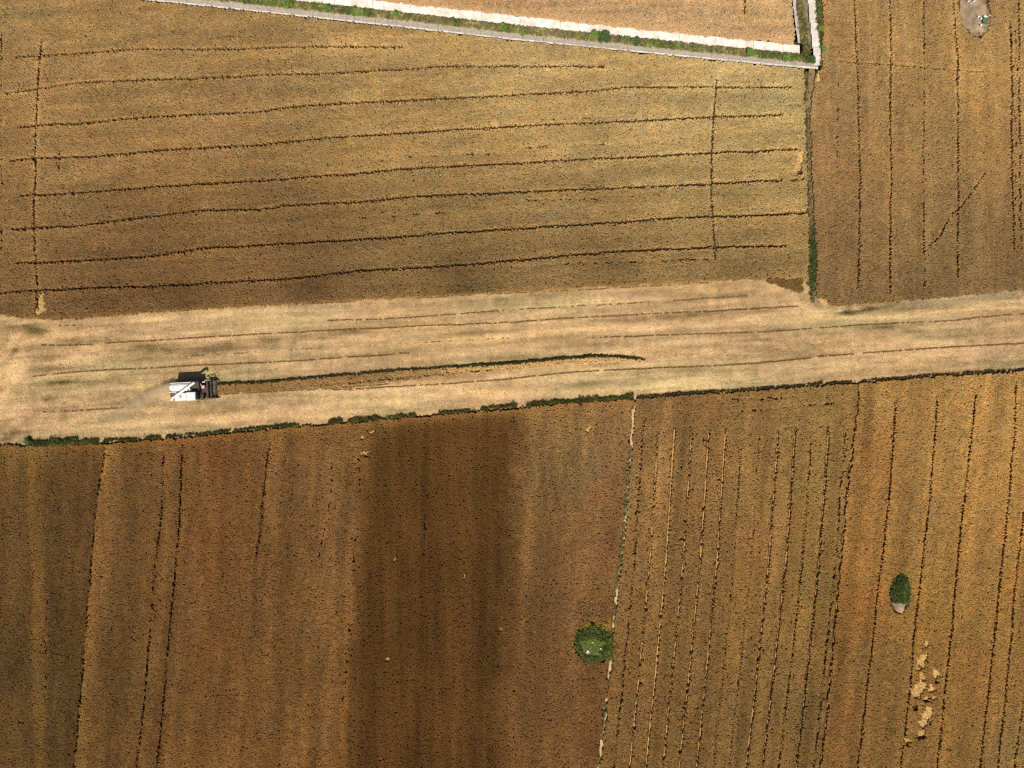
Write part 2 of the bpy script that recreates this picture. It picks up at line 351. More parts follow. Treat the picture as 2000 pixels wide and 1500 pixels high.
def wheat_clump(seed, n=8, rad=.115, ear=.10, wid=.045, core=True):
    r = random.Random(seed); v = []; f = []
    for i in range(n):
        a = r.uniform(0, 6.283); d = rad * math.sqrt(r.random())
        x, y = d * math.cos(a), d * math.sin(a); h = r.uniform(.74, .97)
        ta = r.uniform(0, 6.283); tl = r.uniform(.6, 1.5)
        dx, dy, dz = math.cos(ta) * math.sin(tl), math.sin(ta) * math.sin(tl), math.cos(tl) * .8
        p0 = Vector((x, y, h)); d_ = Vector((dx, dy, dz)); p1 = p0 + d_ * ear
        s1 = d_.cross(Vector((0, 0, 1)) if abs(dz) < .7 else Vector((1, 0, 0))).normalized() * wid * .5; s2 = d_.cross(s1).normalized() * wid * .5
        m = p0 + d_ * ear * .45; b = len(v)
        v += [p0, m + s1, m + s2, m - s1, m - s2, p1]
        for k in range(4):
            f += [(b, b + 1 + (k + 1) % 4, b + 1 + k), (b + 5, b + 1 + k, b + 1 + (k + 1) % 4)]
        if i % 2 == 0:                         # stem with a leaf
            w = Vector((-math.sin(a), math.cos(a), 0)) * .012; b = len(v)
            v += [Vector((x * .8, y * .8, 0)) - w, Vector((x * .8, y * .8, 0)) + w, p0 + w, p0 - w]; f.append((b, b + 1, b + 2, b + 3))
    if core:
        b = len(v); k = 5
        for z, rr in ((0, .12), (.76, .168)):
            for i in range(k):
                t = 6.283 * i / k + seed; v.append(Vector((rr * math.cos(t), rr * math.sin(t), z + r.uniform(-.06, .06) * (z > 0))))
        v.append(Vector((0, 0, .86)))
        for i in range(k):
            j = (i + 1) % k; f += [(b + i, b + j, b + k + j, b + k + i), (b + k + i, b + k + j, b + 2 * k)]
    return v, f

def straw_clump(seed, n=9):                   # stubble: stiff short stems and chopped straw lying about
    r = random.Random(seed); v = []; f = []
    for i in range(n):
        x, y = r.uniform(-.22, .22), r.uniform(-.16, .16); a = r.uniform(0, 3.14)
        if i < 5:
            w = Vector((math.cos(a), math.sin(a), 0)) * .03; p = Vector((x, y, 0)); q = p + Vector((r.uniform(-.05, .05), r.uniform(-.05, .05), r.uniform(.5, 1.0)))
            b = len(v); v += [p - w, p + w, q + w * .7, q - w * .7]; f.append((b, b + 1, b + 2, b + 3))
        else:
            l = Vector((math.cos(a), math.sin(a), r.uniform(-.3, .3))) * r.uniform(.06, .15); w = Vector((-math.sin(a), math.cos(a), r.uniform(-.4, .4))) * .02
            p = Vector((x, y, r.uniform(.25, .8))); b = len(v); v += [p - l - w, p - l + w, p + l + w, p + l - w]; f.append((b, b + 1, b + 2, b + 3))
    return v, f

def leaf_clump(seed, n=26, rad=.30, leaf=.11, up=.9):      # weeds: leaves spread through a low dome
    r = random.Random(seed); v = []; f = []
    for i in range(n):
        a = r.uniform(0, 6.283); d = rad * math.sqrt(r.random()); z = r.uniform(.15, 1.0) * (1 - .45 * (d / rad) ** 2) * up
        p = Vector((d * math.cos(a), d * math.sin(a), z)); ta = r.uniform(0, 6.283); tl = r.uniform(-.7, .5)
        l = Vector((math.cos(ta) * math.cos(tl), math.sin(ta) * math.cos(tl), math.sin(tl))) * leaf * r.uniform(.7, 1.4)
        w = l.cross(Vector((0, 0, 1))).normalized() * leaf * .38 + Vector((0, 0, r.uniform(-.03, .03)))
        b = len(v); v += [p - l, p + w, p + l, p - w]; f += [(b, b + 1, b + 2, b + 3)]
    return v, f

M_wheat = mat_attr('ripe_wheat', True, rough=.9, spec=.08)
M_straw = mat_attr('cut_straw', True, rough=.9, spec=.08)
M_leaf = mat_attr('weed_leaves', True, rough=.7, spec=.2, transl=.2)
P_wheat = proto_coll('wheat_plant', [wheat_clump(i) for i in range(6)], M_wheat)
P_straw = proto_coll('straw_tuft', [straw_clump(i + 20) for i in range(5)], M_straw)
P_weed = proto_coll('weed_plant', [leaf_clump(i + 40) for i in range(5)], M_leaf)

_groups = {}
def gn_group(coll):
    if coll.name in _groups: return _groups[coll.name]
    ng = bpy.data.node_groups.new('scatter_' + coll.name, 'GeometryNodeTree')
    ng.interface.new_socket('Geometry', in_out='INPUT', socket_type='NodeSocketGeometry')
    ng.interface.new_socket('Geometry', in_out='OUTPUT', socket_type='NodeSocketGeometry')
    N, L = ng.nodes, ng.links
    gi = N.new('NodeGroupInput'); go = N.new('NodeGroupOutput')
    ci = N.new('GeometryNodeCollectionInfo'); ci.inputs['Collection'].default_value = coll
    ci.inputs['Separate Children'].default_value = True; ci.inputs['Reset Children'].default_value = True
    iop = N.new('GeometryNodeInstanceOnPoints'); iop.inputs['Pick Instance'].default_value = True
    def attr(nm, typ):
        a = N.new('GeometryNodeInputNamedAttribute'); a.data_type = typ; a.inputs['Name'].default_value = nm
        return [o for o in a.outputs if o.enabled and o.name == 'Attribute'][0]
    e2r = N.new('FunctionNodeEulerToRotation')
    L.new(gi.outputs[0], iop.inputs['Points']); L.new(ci.outputs[0], iop.inputs['Instance'])
    L.new(attr('variant', 'INT'), iop.inputs['Instance Index'])
    L.new(attr('rot', 'FLOAT_VECTOR'), e2r.inputs[0]); L.new(e2r.outputs[0], iop.inputs['Rotation'])
    L.new(attr('scl', 'FLOAT_VECTOR'), iop.inputs['Scale'])
    L.new(iop.outputs[0], go.inputs[0])
    _groups[coll.name] = ng; return ng

def scatter(name, coll, pos, rot, scl, col, label, cat):
    n = len(pos); me = bpy.data.meshes.new(name)
    me.vertices.add(n); me.vertices.foreach_set('co', np.asarray(pos, np.float32).ravel())
    def put(nm, typ, fld, d):
        a = me.attributes.new(nm, typ, 'POINT'); a.data.foreach_set(fld, d)
    put('variant', 'INT', 'value', rng.integers(0, len(coll.objects), n).astype(np.int32))
    put('rot', 'FLOAT_VECTOR', 'vector', np.asarray(rot, np.float32).ravel())
    put('scl', 'FLOAT_VECTOR', 'vector', np.asarray(scl, np.float32).ravel())
    c4 = np.ones((n, 4), np.float32); c4[:, :3] = np.clip(col, 0.002, .95); put('col', 'FLOAT_COLOR', 'color', c4.ravel())
    me.update(); o = link(name, me)
    md = o.modifiers.new('scatter', 'NODES'); md.node_group = gn_group(coll)
    tag(o, label, cat, 'stuff')
    return o

def jitter_grid(x0, x1, y0, y1, step):
    xs = np.arange(x0, x1, step); ys = np.arange(y0, y1, step)
    X, Y = np.meshgrid(xs, ys); X = X + (np.arange(len(ys)) % 2)[:, None] * step * .5; X = X.ravel(); Y = Y.ravel()
    return X + rng.uniform(-.38, .38, len(X)) * step, Y + rng.uniform(-.38, .38, len(Y)) * step

# ------------------------------------------------------------------ the wheat fields
HT = .78
CLEAR = [(1906, 18, 31, 56, -10), (1160, 1257, 38, 42, 0), (1760, 1161, 21, 41, 3)]
def crop(name, label, poly, anchors, trams, faint=(), pit=.02, K=1.0, step=.205, ht=HT, extra=None, tramw=2.75, detail=.12, wob=1.0, row=(1.0, .0)):
    P = np.array(poly, float); k = S * (H - ht) / H
    x0, x1 = (P[:, 0].min() - 1000) * k, (P[:, 0].max() - 1000) * k; y0, y1 = (750 - P[:, 1].max()) * k, (750 - P[:, 1].min()) * k
    x, y = jitter_grid(max(x0, -90), min(x1, 90), max(y0, -69), min(y1, 69), step)
    px, py = x / k + 1000, 750 - y / k
    wx, wy = 2.2 * wob * vnoise(x, y, .9, 51), 2.2 * wob * vnoise(x, y, .9, 52)
    ok = inside(px + wx, py + wy, poly) & ~in_ditch(px, py, .3)
    x, y, px, py, wx, wy = (q[ok] for q in (x, y, px, py, wx, wy))
    keep = np.ones(len(x), bool); hs = np.ones(len(x)); light = np.zeros(len(x)); edge = np.zeros(len(x), bool)
    wx2, wy2 = wx * .25 + 1.0 * vnoise(x, y, 3.5, 53), wy * .25 + 1.0 * vnoise(x, y, 3.5, 54)
    for t in trams:
        w = 1.0; thin = False
        if isinstance(t, tuple):
            thin = len(t) > 2; t, w = t[:2]
        d = dist_poly(px + wx2, py + wy2, t)
        if w >= 1 or thin: keep &= d > tramw * w
        else: keep &= ~((d < tramw * w * 1.2) & (vnoise(x, y, .55, 61) + .5 * vnoise(x, y, 3.0, 62) > .75 - 1.35 * w))
        edge |= d < tramw * w + 2.4
        light = np.maximum(light, np.exp(-((d - tramw - 1.5) / 2.5) ** 2))
    for t in faint:
        d = dist_poly(px + wx2, py + wy2, t); keep &= ~((d < tramw * .75) & (vnoise(x, y, .6, 63) > .22))
        hs *= 1 - .25 * np.exp(-(d / 3.5) ** 2)
    for cx, cy, rx, ry, a in CLEAR: keep &= ell(px + wx, py + wy, cx, cy, rx, ry, a) > 1
    for cx, cy, rx, ry in PITS: keep &= ell(px + wx * 1.3, py + wy * 1.3, cx, cy, rx, ry, 0) > .9
    pn = vnoise(x, y, .34, 71) * .85 + vnoise(x, y, 1.9, 72) * .28
    pv = pit(px, py) if callable(pit) else np.full(len(px), pit)
    keep &= pn < 1.10 - pv * 3.4
    dip = np.clip((pn - .45) / .35, 0, 1)
    hs *= 1 + .07 * vnoise(x, y, .5, 73) + .05 * vnoise(x, y, 2.5, 74) + rng.normal(0, .03, len(x))
    hs *= 1 - .30 * dip
    c = idw(px, py, anchors)
    b = 1 + detail * (.5 * vnoise(x, y, .6, 75) + .2 * vnoise(x, y, 2.4, 76) + .22 * vnoise(x, y, 9, 77)) + rng.normal(0, .05, len(x))
    al = x * row[0] + y * row[1]; ac = x * row[1] - y * row[0]
    b += .05 * vnoise(al * .10, ac, .4, 81) + .055 * vnoise(al * .10, ac, 1.5, 82) + .03 * vnoise(al * .05, ac, 4.0, 83)
    hue = .3 * vnoise(x, y, 5, 78) + .6 * vnoise(x, y, 1.0, 79)
    g_ = c.mean(1, keepdims=True); c = g_ + (c - g_) * .91
    c = c * b[:, None] * (1 + light[:, None] * .07)
    c[:, 0] *= 1 + .035 * hue; c[:, 2] *= 1 - .06 * hue
    tilt = np.zeros(len(x)); 
    if extra: c, hs = extra(px, py, x, y, c, hs)
    for cx, cy, rx, ry, a in LODGED:
        e = ell(px + wx * .8, py + wy * .8, cx, cy, rx, ry, a) + .45 * vnoise(x, y, .34, 66) + .25 * vnoise(x, y * .4, .6, 67) < 1.13
        hs[e] *= .42; tilt[e] = 1.0; c[e] = c[e] * .15 + np.array([178., 149., 100.]) * (1 + rng.normal(0, .05, e.sum()))[:, None]
    x, y, c, hs, tilt, edge = x[keep], y[keep], c[keep], hs[keep], tilt[keep], edge[keep]
    n = len(x)
    lean = np.where(tilt > 0, .9, .14)
    rot = np.stack([rng.normal(0, 1, n) * .14 - tilt * .7, rng.normal(0, 1, n) * .14 + tilt * .3, rng.uniform(0, 6.283, n) * (tilt == 0)], 1)
    s = rng.uniform(.95, 1.15, n) * step / .205 * (1 + .45 * tilt) * np.where(edge, .8, 1)
    scl = np.stack([s, s, np.clip(hs, .15, 1.5) * ht * .92], 1)
    return scatter(name, P_wheat, np.stack([x, y, np.zeros(n) - .01], 1), rot, scl, lin(np.clip(c, 5, 250)) * K, label, 'wheat')

KW = {k: np.array(v) for k, v in dict(A=(1.1, 1.16, 1.17), B=(.99, 1.02, 1.08), C=(1.07, 1.15, 1.17), D=(1.24, 1.27, 1.15), E=(1.15, 1.19, 1.12), F=(1.2, 1.29, 1.30), R=(1.18, 1.18, 1.12)).items()}
north = lambda off=0: [(x, y + off) for x, y in DITCH_S]
polyA = [(-300, -200), (-300, 634)] + A_BOT[1:] + AC_EDGE[::-1] + [(1572, 133)] + [(x, y) for x, y in DITCH_S[::-1] if 250 < x < 1560] + [(-300, -66)]
anA = [(0, 0, (158, 124, 74)), (300, 60, (170, 130, 78)), (700, 90, (176, 140, 86)), (1000, 110, (180, 148, 94)), (1400, 150, (184, 154, 100)), (1540, 200, (182, 154, 98)), (100, 200, (158, 120, 72)), (100, 350, (150, 114, 68)), (400, 250, (160, 120, 72)), (300, 150, (168, 132, 80)), (700, 200, (166, 132, 80)), (1000, 220, (174, 142, 88)), (1300, 230, (182, 150, 96)), (400, 380, (146, 108, 62)), (700, 330, (154, 118, 68)), (1000, 320, (158, 124, 76)), (1300, 330, (172, 140, 86)), (1500, 350, (176, 144, 88)), (80, 480, (130, 96, 56)), (300, 470, (126, 90, 52)), (600, 450, (128, 94, 54)), (900, 420, (140, 108, 62)), (1200, 420, (150, 116, 68)), (1500, 450, (156, 122, 72)), (30, 590, (120, 90, 52)), (200, 580, (108, 76, 44)), (350, 580, (106, 74, 42)), (600, 560, (100, 72, 42)), (900, 540, (106, 80, 46)), (1200, 525, (120, 92, 54)), (1450, 520, (136, 106, 62))]
def exA(px, py, x, y, c, hs):
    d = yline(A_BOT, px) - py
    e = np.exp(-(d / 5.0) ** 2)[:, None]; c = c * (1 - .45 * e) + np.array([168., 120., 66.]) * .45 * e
    c = c * (1 + .10 * np.exp(-((px - xline(TRAM_A[8], py)) / 9) ** 2) * (py > 90))[:, None]
    st = vnoise(x * .12, y - x * .07, .9, 91); c = c * (1 + .05 * st[:, None]); return c, hs
crop('wheat_field', 'large ripe wheat field with curved tramlines, north of the harvested strip', polyA, anA, [(t, w, 1) for t, w in zip(TRAM_A[:8], (.74, .76, .82, .84, .84, .86, .92, .95))] + [(TRAM_A[8], .74, 1), (TRAM_A[9], .72, 1)], FAINT_A, pit=-.01, row=(.996, .07), K=KW['A'], extra=exA)

polyB = [(-300, -200), (1542, -200), (1547, 0), (1552, 50), (1553, 84), (1300, 58), (1000, 26), (740, -3), (500, -29), (-300, -113)]
anB = [(800, -20, (186, 141, 95)), (1000, 10, (186, 143, 95)), (1100, 30, (192, 151, 103)), (1200, 10, (190, 151, 101)), (1500, 10, (188, 151, 99)), (1530, 60, (196, 157, 109))]
def exB(px, py, x, y, c, hs):
    d = yline(DITCH_N, px) - py; e = np.exp(-(d / 14.0) ** 2)[:, None]
    return c * (1 - .6 * e) + np.array([206., 166., 112.]) * .6 * e, hs * (1 - .25 * e[:, 0])
crop('wheat_field', 'pale wheat field in the corner between the two concrete ditches', polyB, anB, [([(1456, -200), (1455, 22)], 1.0)], [[(1380, 27), (1400, 28)]], pit=.03, row=(.996, .07), K=KW['B'], extra=exB)

polyC = [(1611, -200)] + C_W[1:] + [(x, y) for x, y in C_BOT[1:]] + [(2400, -200)]
anC = [(1650, 0, (170, 130, 78)), (1650, 200, (156, 118, 70)), (1750, 100, (174, 134, 80)), (1900, 150, (174, 132, 76)), (1990, 100, (168, 130, 78)), (1650, 350, (148, 110, 66)), (1620, 300, (158, 118, 76)), (1800, 300, (166, 124, 72)), (1950, 300, (164, 122, 70)), (1640, 480, (132, 98, 60)), (1750, 480, (148, 114, 66)), (1850, 480, (146, 112, 66)), (1950, 480, (136, 102, 60)), (1650, 570, (132, 100, 62)), (1800, 560, (134, 102, 60)), (1980, 540, (130, 100, 60))]
crop('wheat_field', 'golden wheat field with upright tramlines in the north-east corner, around a bare earth mound', polyC, anC, TRAM_C[:2] + [(TRAM_C[2], .75), TRAM_C[3], (TRAM_C[4], 1.3), (TRAM_C[5], .9), (FAINT_C[0], .62, 1), (FAINT_C[1], .85, 1), (FAINT_C[2], .62, 1)], FAINT_C[1:], pit=-.01, row=(0, 1), K=KW['C'], tramw=2.0)

hs_ = [(x, y + 4) for x, y in HEDGE]
def hedge_part(a, b):
    return [(a, float(yline(hs_, a)))] + [(x, y) for x, y in hs_ if a < x < b] + [(b, float(yline(hs_, b)))]
polyD = hedge_part(-300, 1238) + [(x - 5.5, y) for x, y in PATH[1:]] + [(-300, 1700)]
def bands(px, py, x, y, c, bl):
    for i, (xa, xb, w, g) in enumerate(bl):
        xc = xa + (xb - xa) * (py - 850) / 650 + 2.5 * vnoise(x * 0, y, 6, 210 + i) + 1.5 * vnoise(x, y, 1.0, 240 + i)
        c = c * (1 + g * 1.25 * np.exp(-((px - xc) / w) ** 4) * (.75 + .35 * vnoise(x * 0, y, 9, 270 + i)))[:, None]
    return c
anD = [(0, 900, (112, 82, 43)), (100, 1000, (104, 76, 41)), (150, 1000, (92, 64, 37)), (120, 1200, (92, 64, 35)), (30, 1300, (88, 66, 37)), (100, 1450, (92, 68, 37)), (250, 900, (124, 86, 47)), (260, 960, (116, 86, 49)), (230, 1100, (120, 84, 45)), (250, 1300, (112, 80, 43)), (230, 1450, (118, 84, 45)), (430, 900, (120, 78, 43)), (430, 1050, (116, 76, 41)), (430, 1250, (116, 76, 41)), (420, 1450, (118, 80, 41)), (570, 880, (130, 90, 51)), (610, 950, (116, 84, 49)), (600, 1050, (124, 86, 49)), (590, 1200, (126, 88, 49)), (600, 1400, (124, 86, 45)), (550, 1300, (120, 82, 43)), (1060, 830, (146, 108, 63)), (1150, 850, (140, 104, 65)), (1120, 930, (112, 94, 60)), (1060, 980, (120, 90, 53)), (1180, 970, (142, 94, 57)), (1100, 1080, (122, 86, 49)), (1180, 1100, (132, 92, 55)), (1090, 1180, (114, 80, 47)), (1050, 1300, (120, 82, 45)), (1110, 1390, (108, 78, 47)), (1150, 1420, (128, 84, 47)), (1030, 1450, (124, 84, 45))]
def exD(px, py, x, y, c, hs):
    # separate strips inside the south-west land: a light band, a taller strip, and the dark dense strip
    e1 = xline([(52, 870), (55, 1000), (60, 1200), (66, 1500), (70, 1700)], py); wv = 2.5 * vnoise(x, y, 2, 95)
    m = 1 / (1 + np.exp(-(px + wv - e1) / 1.5)) * 1 / (1 + np.exp((px + wv - e1 - 27) / 1.5))
    c = c * (1 + .13 * m[:, None]) + np.array([3., 3., 0]) * m[:, None]
    e2 = xline(TRAM_D[3], py); m = ((px > e2) & (px < e2 + 26)).astype(float) * np.clip(1 - (px - e2) / 30, 0, 1)
    c = c * (1 + .26 * m[:, None])
    m = ((px < e2) & (px > e2 - 26)).astype(float) * np.clip(1 - (e2 - px) / 26, 0, 1); c = c * (1 - .13 * m[:, None])
    l = xline([(745, 820), (730, 880), (700, 930), (697, 1100), (688, 1250), (672, 1500), (660, 1700)], py); r = xline([(1015, 800), (1012, 900), (1003, 1000), (1000, 1100), (990, 1250), (972, 1500), (960, 1700)], py)
    r = r + 12 * vnoise(x, y, 5, 96); l = l + 8 * vnoise(x, y, 4, 97)
    m = 1 / (1 + np.exp(-(px - l - 9 * vnoise(x, y, .9, 191)) / 10)) * 1 / (1 + np.exp((px - r - 14 * vnoise(x, y, .8, 192)) / 15)) / (1 + np.exp(-(py - yline(HEDGE, px) - 14) / 8)); m = m[:, None]
    dk = np.array([87., 62., 34.]) * (1 + .07 * vnoise(x * 8, y * .3, 3.0, 98) + .06 * vnoise(x * 3, y * .15, 3.0, 97) + .05 * vnoise(x, y, 6, 99))[:, None]
    dk = dk * (1 - .08 * np.exp(-((px - r + 28) / 14) ** 2))[:, None]
    c = c * (1 - m) + dk * m * (.85 + .15 * c / np.maximum(c.mean(1, keepdims=True), 1) * c.mean(1, keepdims=True) / 105)
    c = bands(px, py, x, y, c, ((225, 160, 16, .10), (292, 215, 18, -.07), (338, 285, 8, .09), (375, 322, 8, .06), (405, 345, 26, .04), (455, 395, 8, -.06), (520, 470, 5, -.10), (548, 505, 10, .06), (575, 540, 10, -.07),
        (612, 590, 9, .07), (650, 640, 14, .06), (690, 672, 7, .10), (735, 722, 10, -.06), (780, 768, 14, .05), (832, 812, 6, -.10), (900, 880, 18, .06), (950, 935, 8, -.05), (1045, 1003, 12, .05), (1075, 1045, 14, -.05), (1150, 1120, 14, .04), (30, 10, 12, .05), (110, 95, 14, -.05), (165, 120, 10, -.05)))
    d = py - yline(HEDGE, px); e = np.exp(-((d - 6) / 9.0) ** 2)[:, None] * .35
    c = c * (1 - e) + np.array([160., 112., 54.]) * e
    c = c * (1 + .05 * vnoise(x + y * .1, y * .12, .9, 90)[:, None])
    g = np.exp(-(((px - 60) / 60) ** 2 + ((py - 885) / 18) ** 2))[:, None] * .35; c = c * (1 - g) + np.array([135., 112., 70.]) * g
    return c, hs
crop('wheat_field', 'dark brown wheat field south of the harvested strip, west of the narrow dirt path', polyD, anD, [(TRAM_D[0], .8), (TRAM_D[1], .9), (TRAM_D[2], .75), (TRAM_D[3], .7)], TRAM_D[4:], pit=lambda px, py: np.where(px > 500, .01, -.01), row=(.10, .995), K=KW['D'], extra=exD, tramw=2.25)

polyE = hedge_part(1243, 1677) + [(x - 3, y) for x, y in EF[1:]] + [(x + 3, y) for x, y in PATH[::-1][:-1]]
anE = [(1300, 800, (136, 98, 58)), (1450, 800, (136, 100, 58)), (1600, 780, (148, 114, 64)), (1280, 950, (146, 108, 64)), (1450, 950, (142, 106, 60)), (1600, 950, (142, 110, 60)), (1300, 1150, (140, 102, 58)), (1450, 1150, (134, 98, 54)), (1580, 1150, (134, 102, 54)), (1250, 1350, (134, 96, 52)), (1400, 1400, (130, 96, 52)), (1550, 1400, (124, 94, 52)), (1470, 1060, (150, 106, 60))]
def exE(px, py, x, y, c, hs):
    return bands(px, py, x, y, c, ((1300, 1245, 10, .05), (1335, 1278, 8, -.05), (1400, 1343, 8, .05), (1465, 1410, 12, .06), (1500, 1442, 8, -.06), (1538, 1474, 8, .05), (1635, 1573, 10, -.05))), hs
crop('wheat_field', 'wheat field combed by many close light drill rows, between the dirt path and the orange field', polyE, anE, [(r, w) for r, w in zip(ROWS_E, ROW_W)], FAINT_E,
     pit=lambda px, py: np.where(py > 845, .08, .0), row=(.10, .995), K=KW['E'], tramw=2.7, extra=exE)

polyF = hedge_part(1681, 2400) + [(2400, 1700)] + [(x + 3.2, y) for x, y in EF[::-1][:-1]]
anF = [(1720, 780, (167, 124, 67)), (1900, 770, (171, 128, 71)), (1990, 800, (165, 124, 69)), (1700, 900, (155, 106, 55)), (1800, 900, (165, 122, 65)), (1950, 900, (165, 120, 63)), (1690, 1050, (151, 104, 51)), (1800, 1050, (149, 112, 61)), (1920, 1050, (159, 114, 59)), (1670, 1200, (147, 98, 47)), (1820, 1180, (153, 114, 53)), (1930, 1200, (155, 110, 53)), (1650, 1400, (135, 88, 45)), (1730, 1300, (137, 100, 51)), (1850, 1400, (143, 104, 51)), (1740, 1450, (131, 96, 49)), (1900, 1350, (149, 102, 51)), (1980, 1450, (131, 102, 59)), (1720, 1160, (155, 104, 51))]
def exF(px, py, x, y, c, hs):
    return bands(px, py, x, y, c, ((1694, 1622, 10, -.08), (1722, 1648, 10, .05), (1790, 1715, 16, -.03), (1760, 1690, 6, .06), (1845, 1772, 6, .06), (1868, 1795, 14, .04), (1920, 1845, 6, .06), (1945, 1880, 14, -.05), (1998, 1930, 6, .06))), hs
crop('wheat_field', 'orange-brown wheat field in the south-east with flattened pale straw patches', polyF, anF, TRAM_F[:5] + [(TRAM_F[5], .8)], pit=-.01, row=(.12, .993), extra=exF, K=KW['F'], tramw=2.1)

# standing remnants that the harvester has not reached yet, inside the harvested strip
rem = [(425, 752), (520, 748), (640, 737), (760, 727), (860, 720), (1000, 712), (1100, 703), (1160, 698), (1210, 699), (1258, 703), (1262, 705), (1200, 707), (1120, 711), (1000, 722), (900, 731), (780, 744), (640, 756), (520, 764), (425, 769)]
anR = [(500, 758, (140, 106, 62)), (700, 745, (142, 108, 66)), (1000, 717, (178, 142, 90)), (1250, 704, (190, 154, 102))]
crop('wheat_strip', 'last uncut brown wheat strip tapering away in front of the harvester', rem, anR, [([(640, 752), (740, 742), (900, 728), (1000, 720)], .5)], pit=.02, K=KW['R'], tramw=2.4, ht=.7, wob=.35)
tri = [(1494, 546), (1530, 545), (1570, 544), (1568, 570), (1555, 569), (1530, 560), (1500, 550)]
crop('wheat_patch', 'small dark triangle of uncut wheat at the corner of the ditch-side path', tri, [(1540, 555, (112, 86, 46))], [], pit=.03, K=KW['R'], ht=.5)

# ------------------------------------------------------------------ stubble on the harvested strip
x, y = jitter_grid(-92, 92, -12, 20, .30); px, py = x / S + 1000, 750 - y / S
ok = (py > strip_top(px) + 3) & (py < yline(HEDGE, px)) & ~inside(px, py, rem)
x, y, px, py = x[ok], y[ok], px[ok], py[ok]
cs = stubble_col(px, py); hgt = .10 + .04 * vnoise(x, y, .8, 101) + .03 * rng.random(len(x))
dark = np.clip((175 - cs[:, 0]) / 60, 0, 1); hgt += .14 * dark
for pts, w in S_LINES:
    d = dist_poly(px, py, pts); lt = (d > 1.5) & (d < 4.5); cs[lt] *= 1.04
k = rng.random(len(x)) < .93
x, y, cs, hgt = x[k], y[k], cs[k], hgt[k]; n = len(x)
cs = cs * (1 + rng.normal(0, .07, n))[:, None]
rot = np.stack([rng.normal(0, .1, n), rng.normal(0, .1, n), rng.normal(.06, .5, n)], 1)
scatter('stubble', P_straw, np.stack([x, y, np.full(n, .02)], 1), rot, np.stack([np.ones(n), np.ones(n), hgt], 1), lin(np.clip(cs, 5, 250)) * np.array([.96, 1.02, 1.2]),
        'short pale straw stubble covering the harvested strip across the middle', 'stubble')

LX, LY, LH, LW = [], [], [], []
for q, (pts, w) in enumerate(S_LINES):
    p = np.array(pts, float); Ls = np.concatenate([[0], np.cumsum(np.hypot(*np.diff(p, axis=0).T))]); t = np.arange(0, min(Ls[-1], 2300), .9)
    a_ = np.interp(t, Ls, p[:, 0]); b_ = np.interp(t, Ls, p[:, 1]); a_ = a_ + rng.normal(0, .4, len(t)); b_ = b_ + rng.normal(0, .35, len(t)) + .8 * vnoise(t, t * 0, 22, 140 + q)
    kk = vnoise(t, t * 0, 5, 160 + q) * .8 + vnoise(t, t * 0, 45, 170 + q) * .6 < 1.5 * w - .85
    LX.append(a_[kk]); LY.append(b_[kk]); LH.append(np.full(kk.sum(), .20 + .16 * w)); LW.append(np.full(kk.sum(), w))
LX, LY, LH, LW = map(np.concatenate, (LX, LY, LH, LW)); n = len(LX); x, y = W(LX, LY, .1)
c = np.array([[138., 104., 58.]]) * (1 + rng.normal(0, .12, n))[:, None]
scatter('stubble_ridge', P_weed, np.stack([x, y, np.full(n, .02)], 1), np.stack([rng.normal(0, .2, n), rng.normal(0, .2, n), rng.uniform(0, 6.28, n)], 1),
        np.stack([(.20 + .14 * LW) * rng.uniform(.6, 1.3, n), (.20 + .14 * LW) * rng.uniform(.6, 1.3, n), LH * rng.uniform(.5, 1.2, n)], 1), lin(np.clip(c, 5, 250)), 'thin brown ridges of missed straw running along the harvested strip', 'stubble')

# ------------------------------------------------------------------ weeds and grass
def weeds(name, label, pts_px, cols, hts, rad=1.0, K=1.3, cat='weeds'):
    px, py = pts_px; x, y = W(px, py, .4); n = len(px)
    c = np.array(cols, float)[rng.integers(0, len(cols), n)] * (1 + rng.normal(0, .12, n))[:, None]
    c = c * (1 + .18 * vnoise(x, y, 1.2, 121))[:, None]
    s = rng.uniform(.7, 1.25, n) * rad; h = hts * rng.uniform(.6, 1.25, n)
    rot = np.stack([rng.normal(0, .15, n), rng.normal(0, .15, n), rng.uniform(0, 6.28, n)], 1)
    return scatter(name, P_weed, np.stack([x, y, np.zeros(n)], 1), rot, np.stack([s, s, h], 1), lin(np.clip(c, 5, 250)) * K, label, cat)

GREEN = [(56, 62, 24), (66, 76, 30), (46, 50, 22), (88, 88, 44), (76, 80, 32)]
OLIVE = [(98, 90, 56), (116, 104, 68), (80, 76, 44), (132, 116, 78)]
DARKW = [(60, 50, 28), (74, 58, 32), (50, 46, 24), (60, 60, 30)]
def along(pts, x0, x1, n, spread, off=0.0, clumpy=0.0, seed=0):
    n = n * 1.35; spread *= .8
    r = np.random.default_rng(seed); x = r.uniform(x0, x1, int(n)); y = yline(pts, x) + off + r.normal(0, spread, int(n))
    t = (x - x0) / (x1 - x0); env = .35 + .65 * np.clip(vnoise(x, x * 0, 16, seed + 50) * .9 + .5 + .5 * vnoise(x, x * 0, 5, seed + 51), 0, 1.3)
    y = yline(pts, x) + off + (y - yline(pts, x) - off) * env + 1.2 * vnoise(x, x * 0, 9, seed + 52)
    k = r.random(int(n)) < np.clip(env * 1.2, 0, 1)
    if clumpy > 0: k &= vnoise(x, y * 0, clumpy, seed + 7) + .5 * r.random(int(n)) > .12
    x, y = x[k], y[k]
    return x, y
def cat_(*a): return np.concatenate([q[0] for q in a]), np.concatenate([q[1] for q in a])
weeds('weed_row', 'big dark green weeds at the west end of the harvested strip border', cat_(along(HEDGE, 50, 190, 460, 3.6, -1, 0, 1), along(HEDGE, 95, 150, 200, 5, -3, 0, 2), along(HEDGE, 48, 56, 30, 4, -6, 0, 3)), GREEN, .75, .75, 1.5)
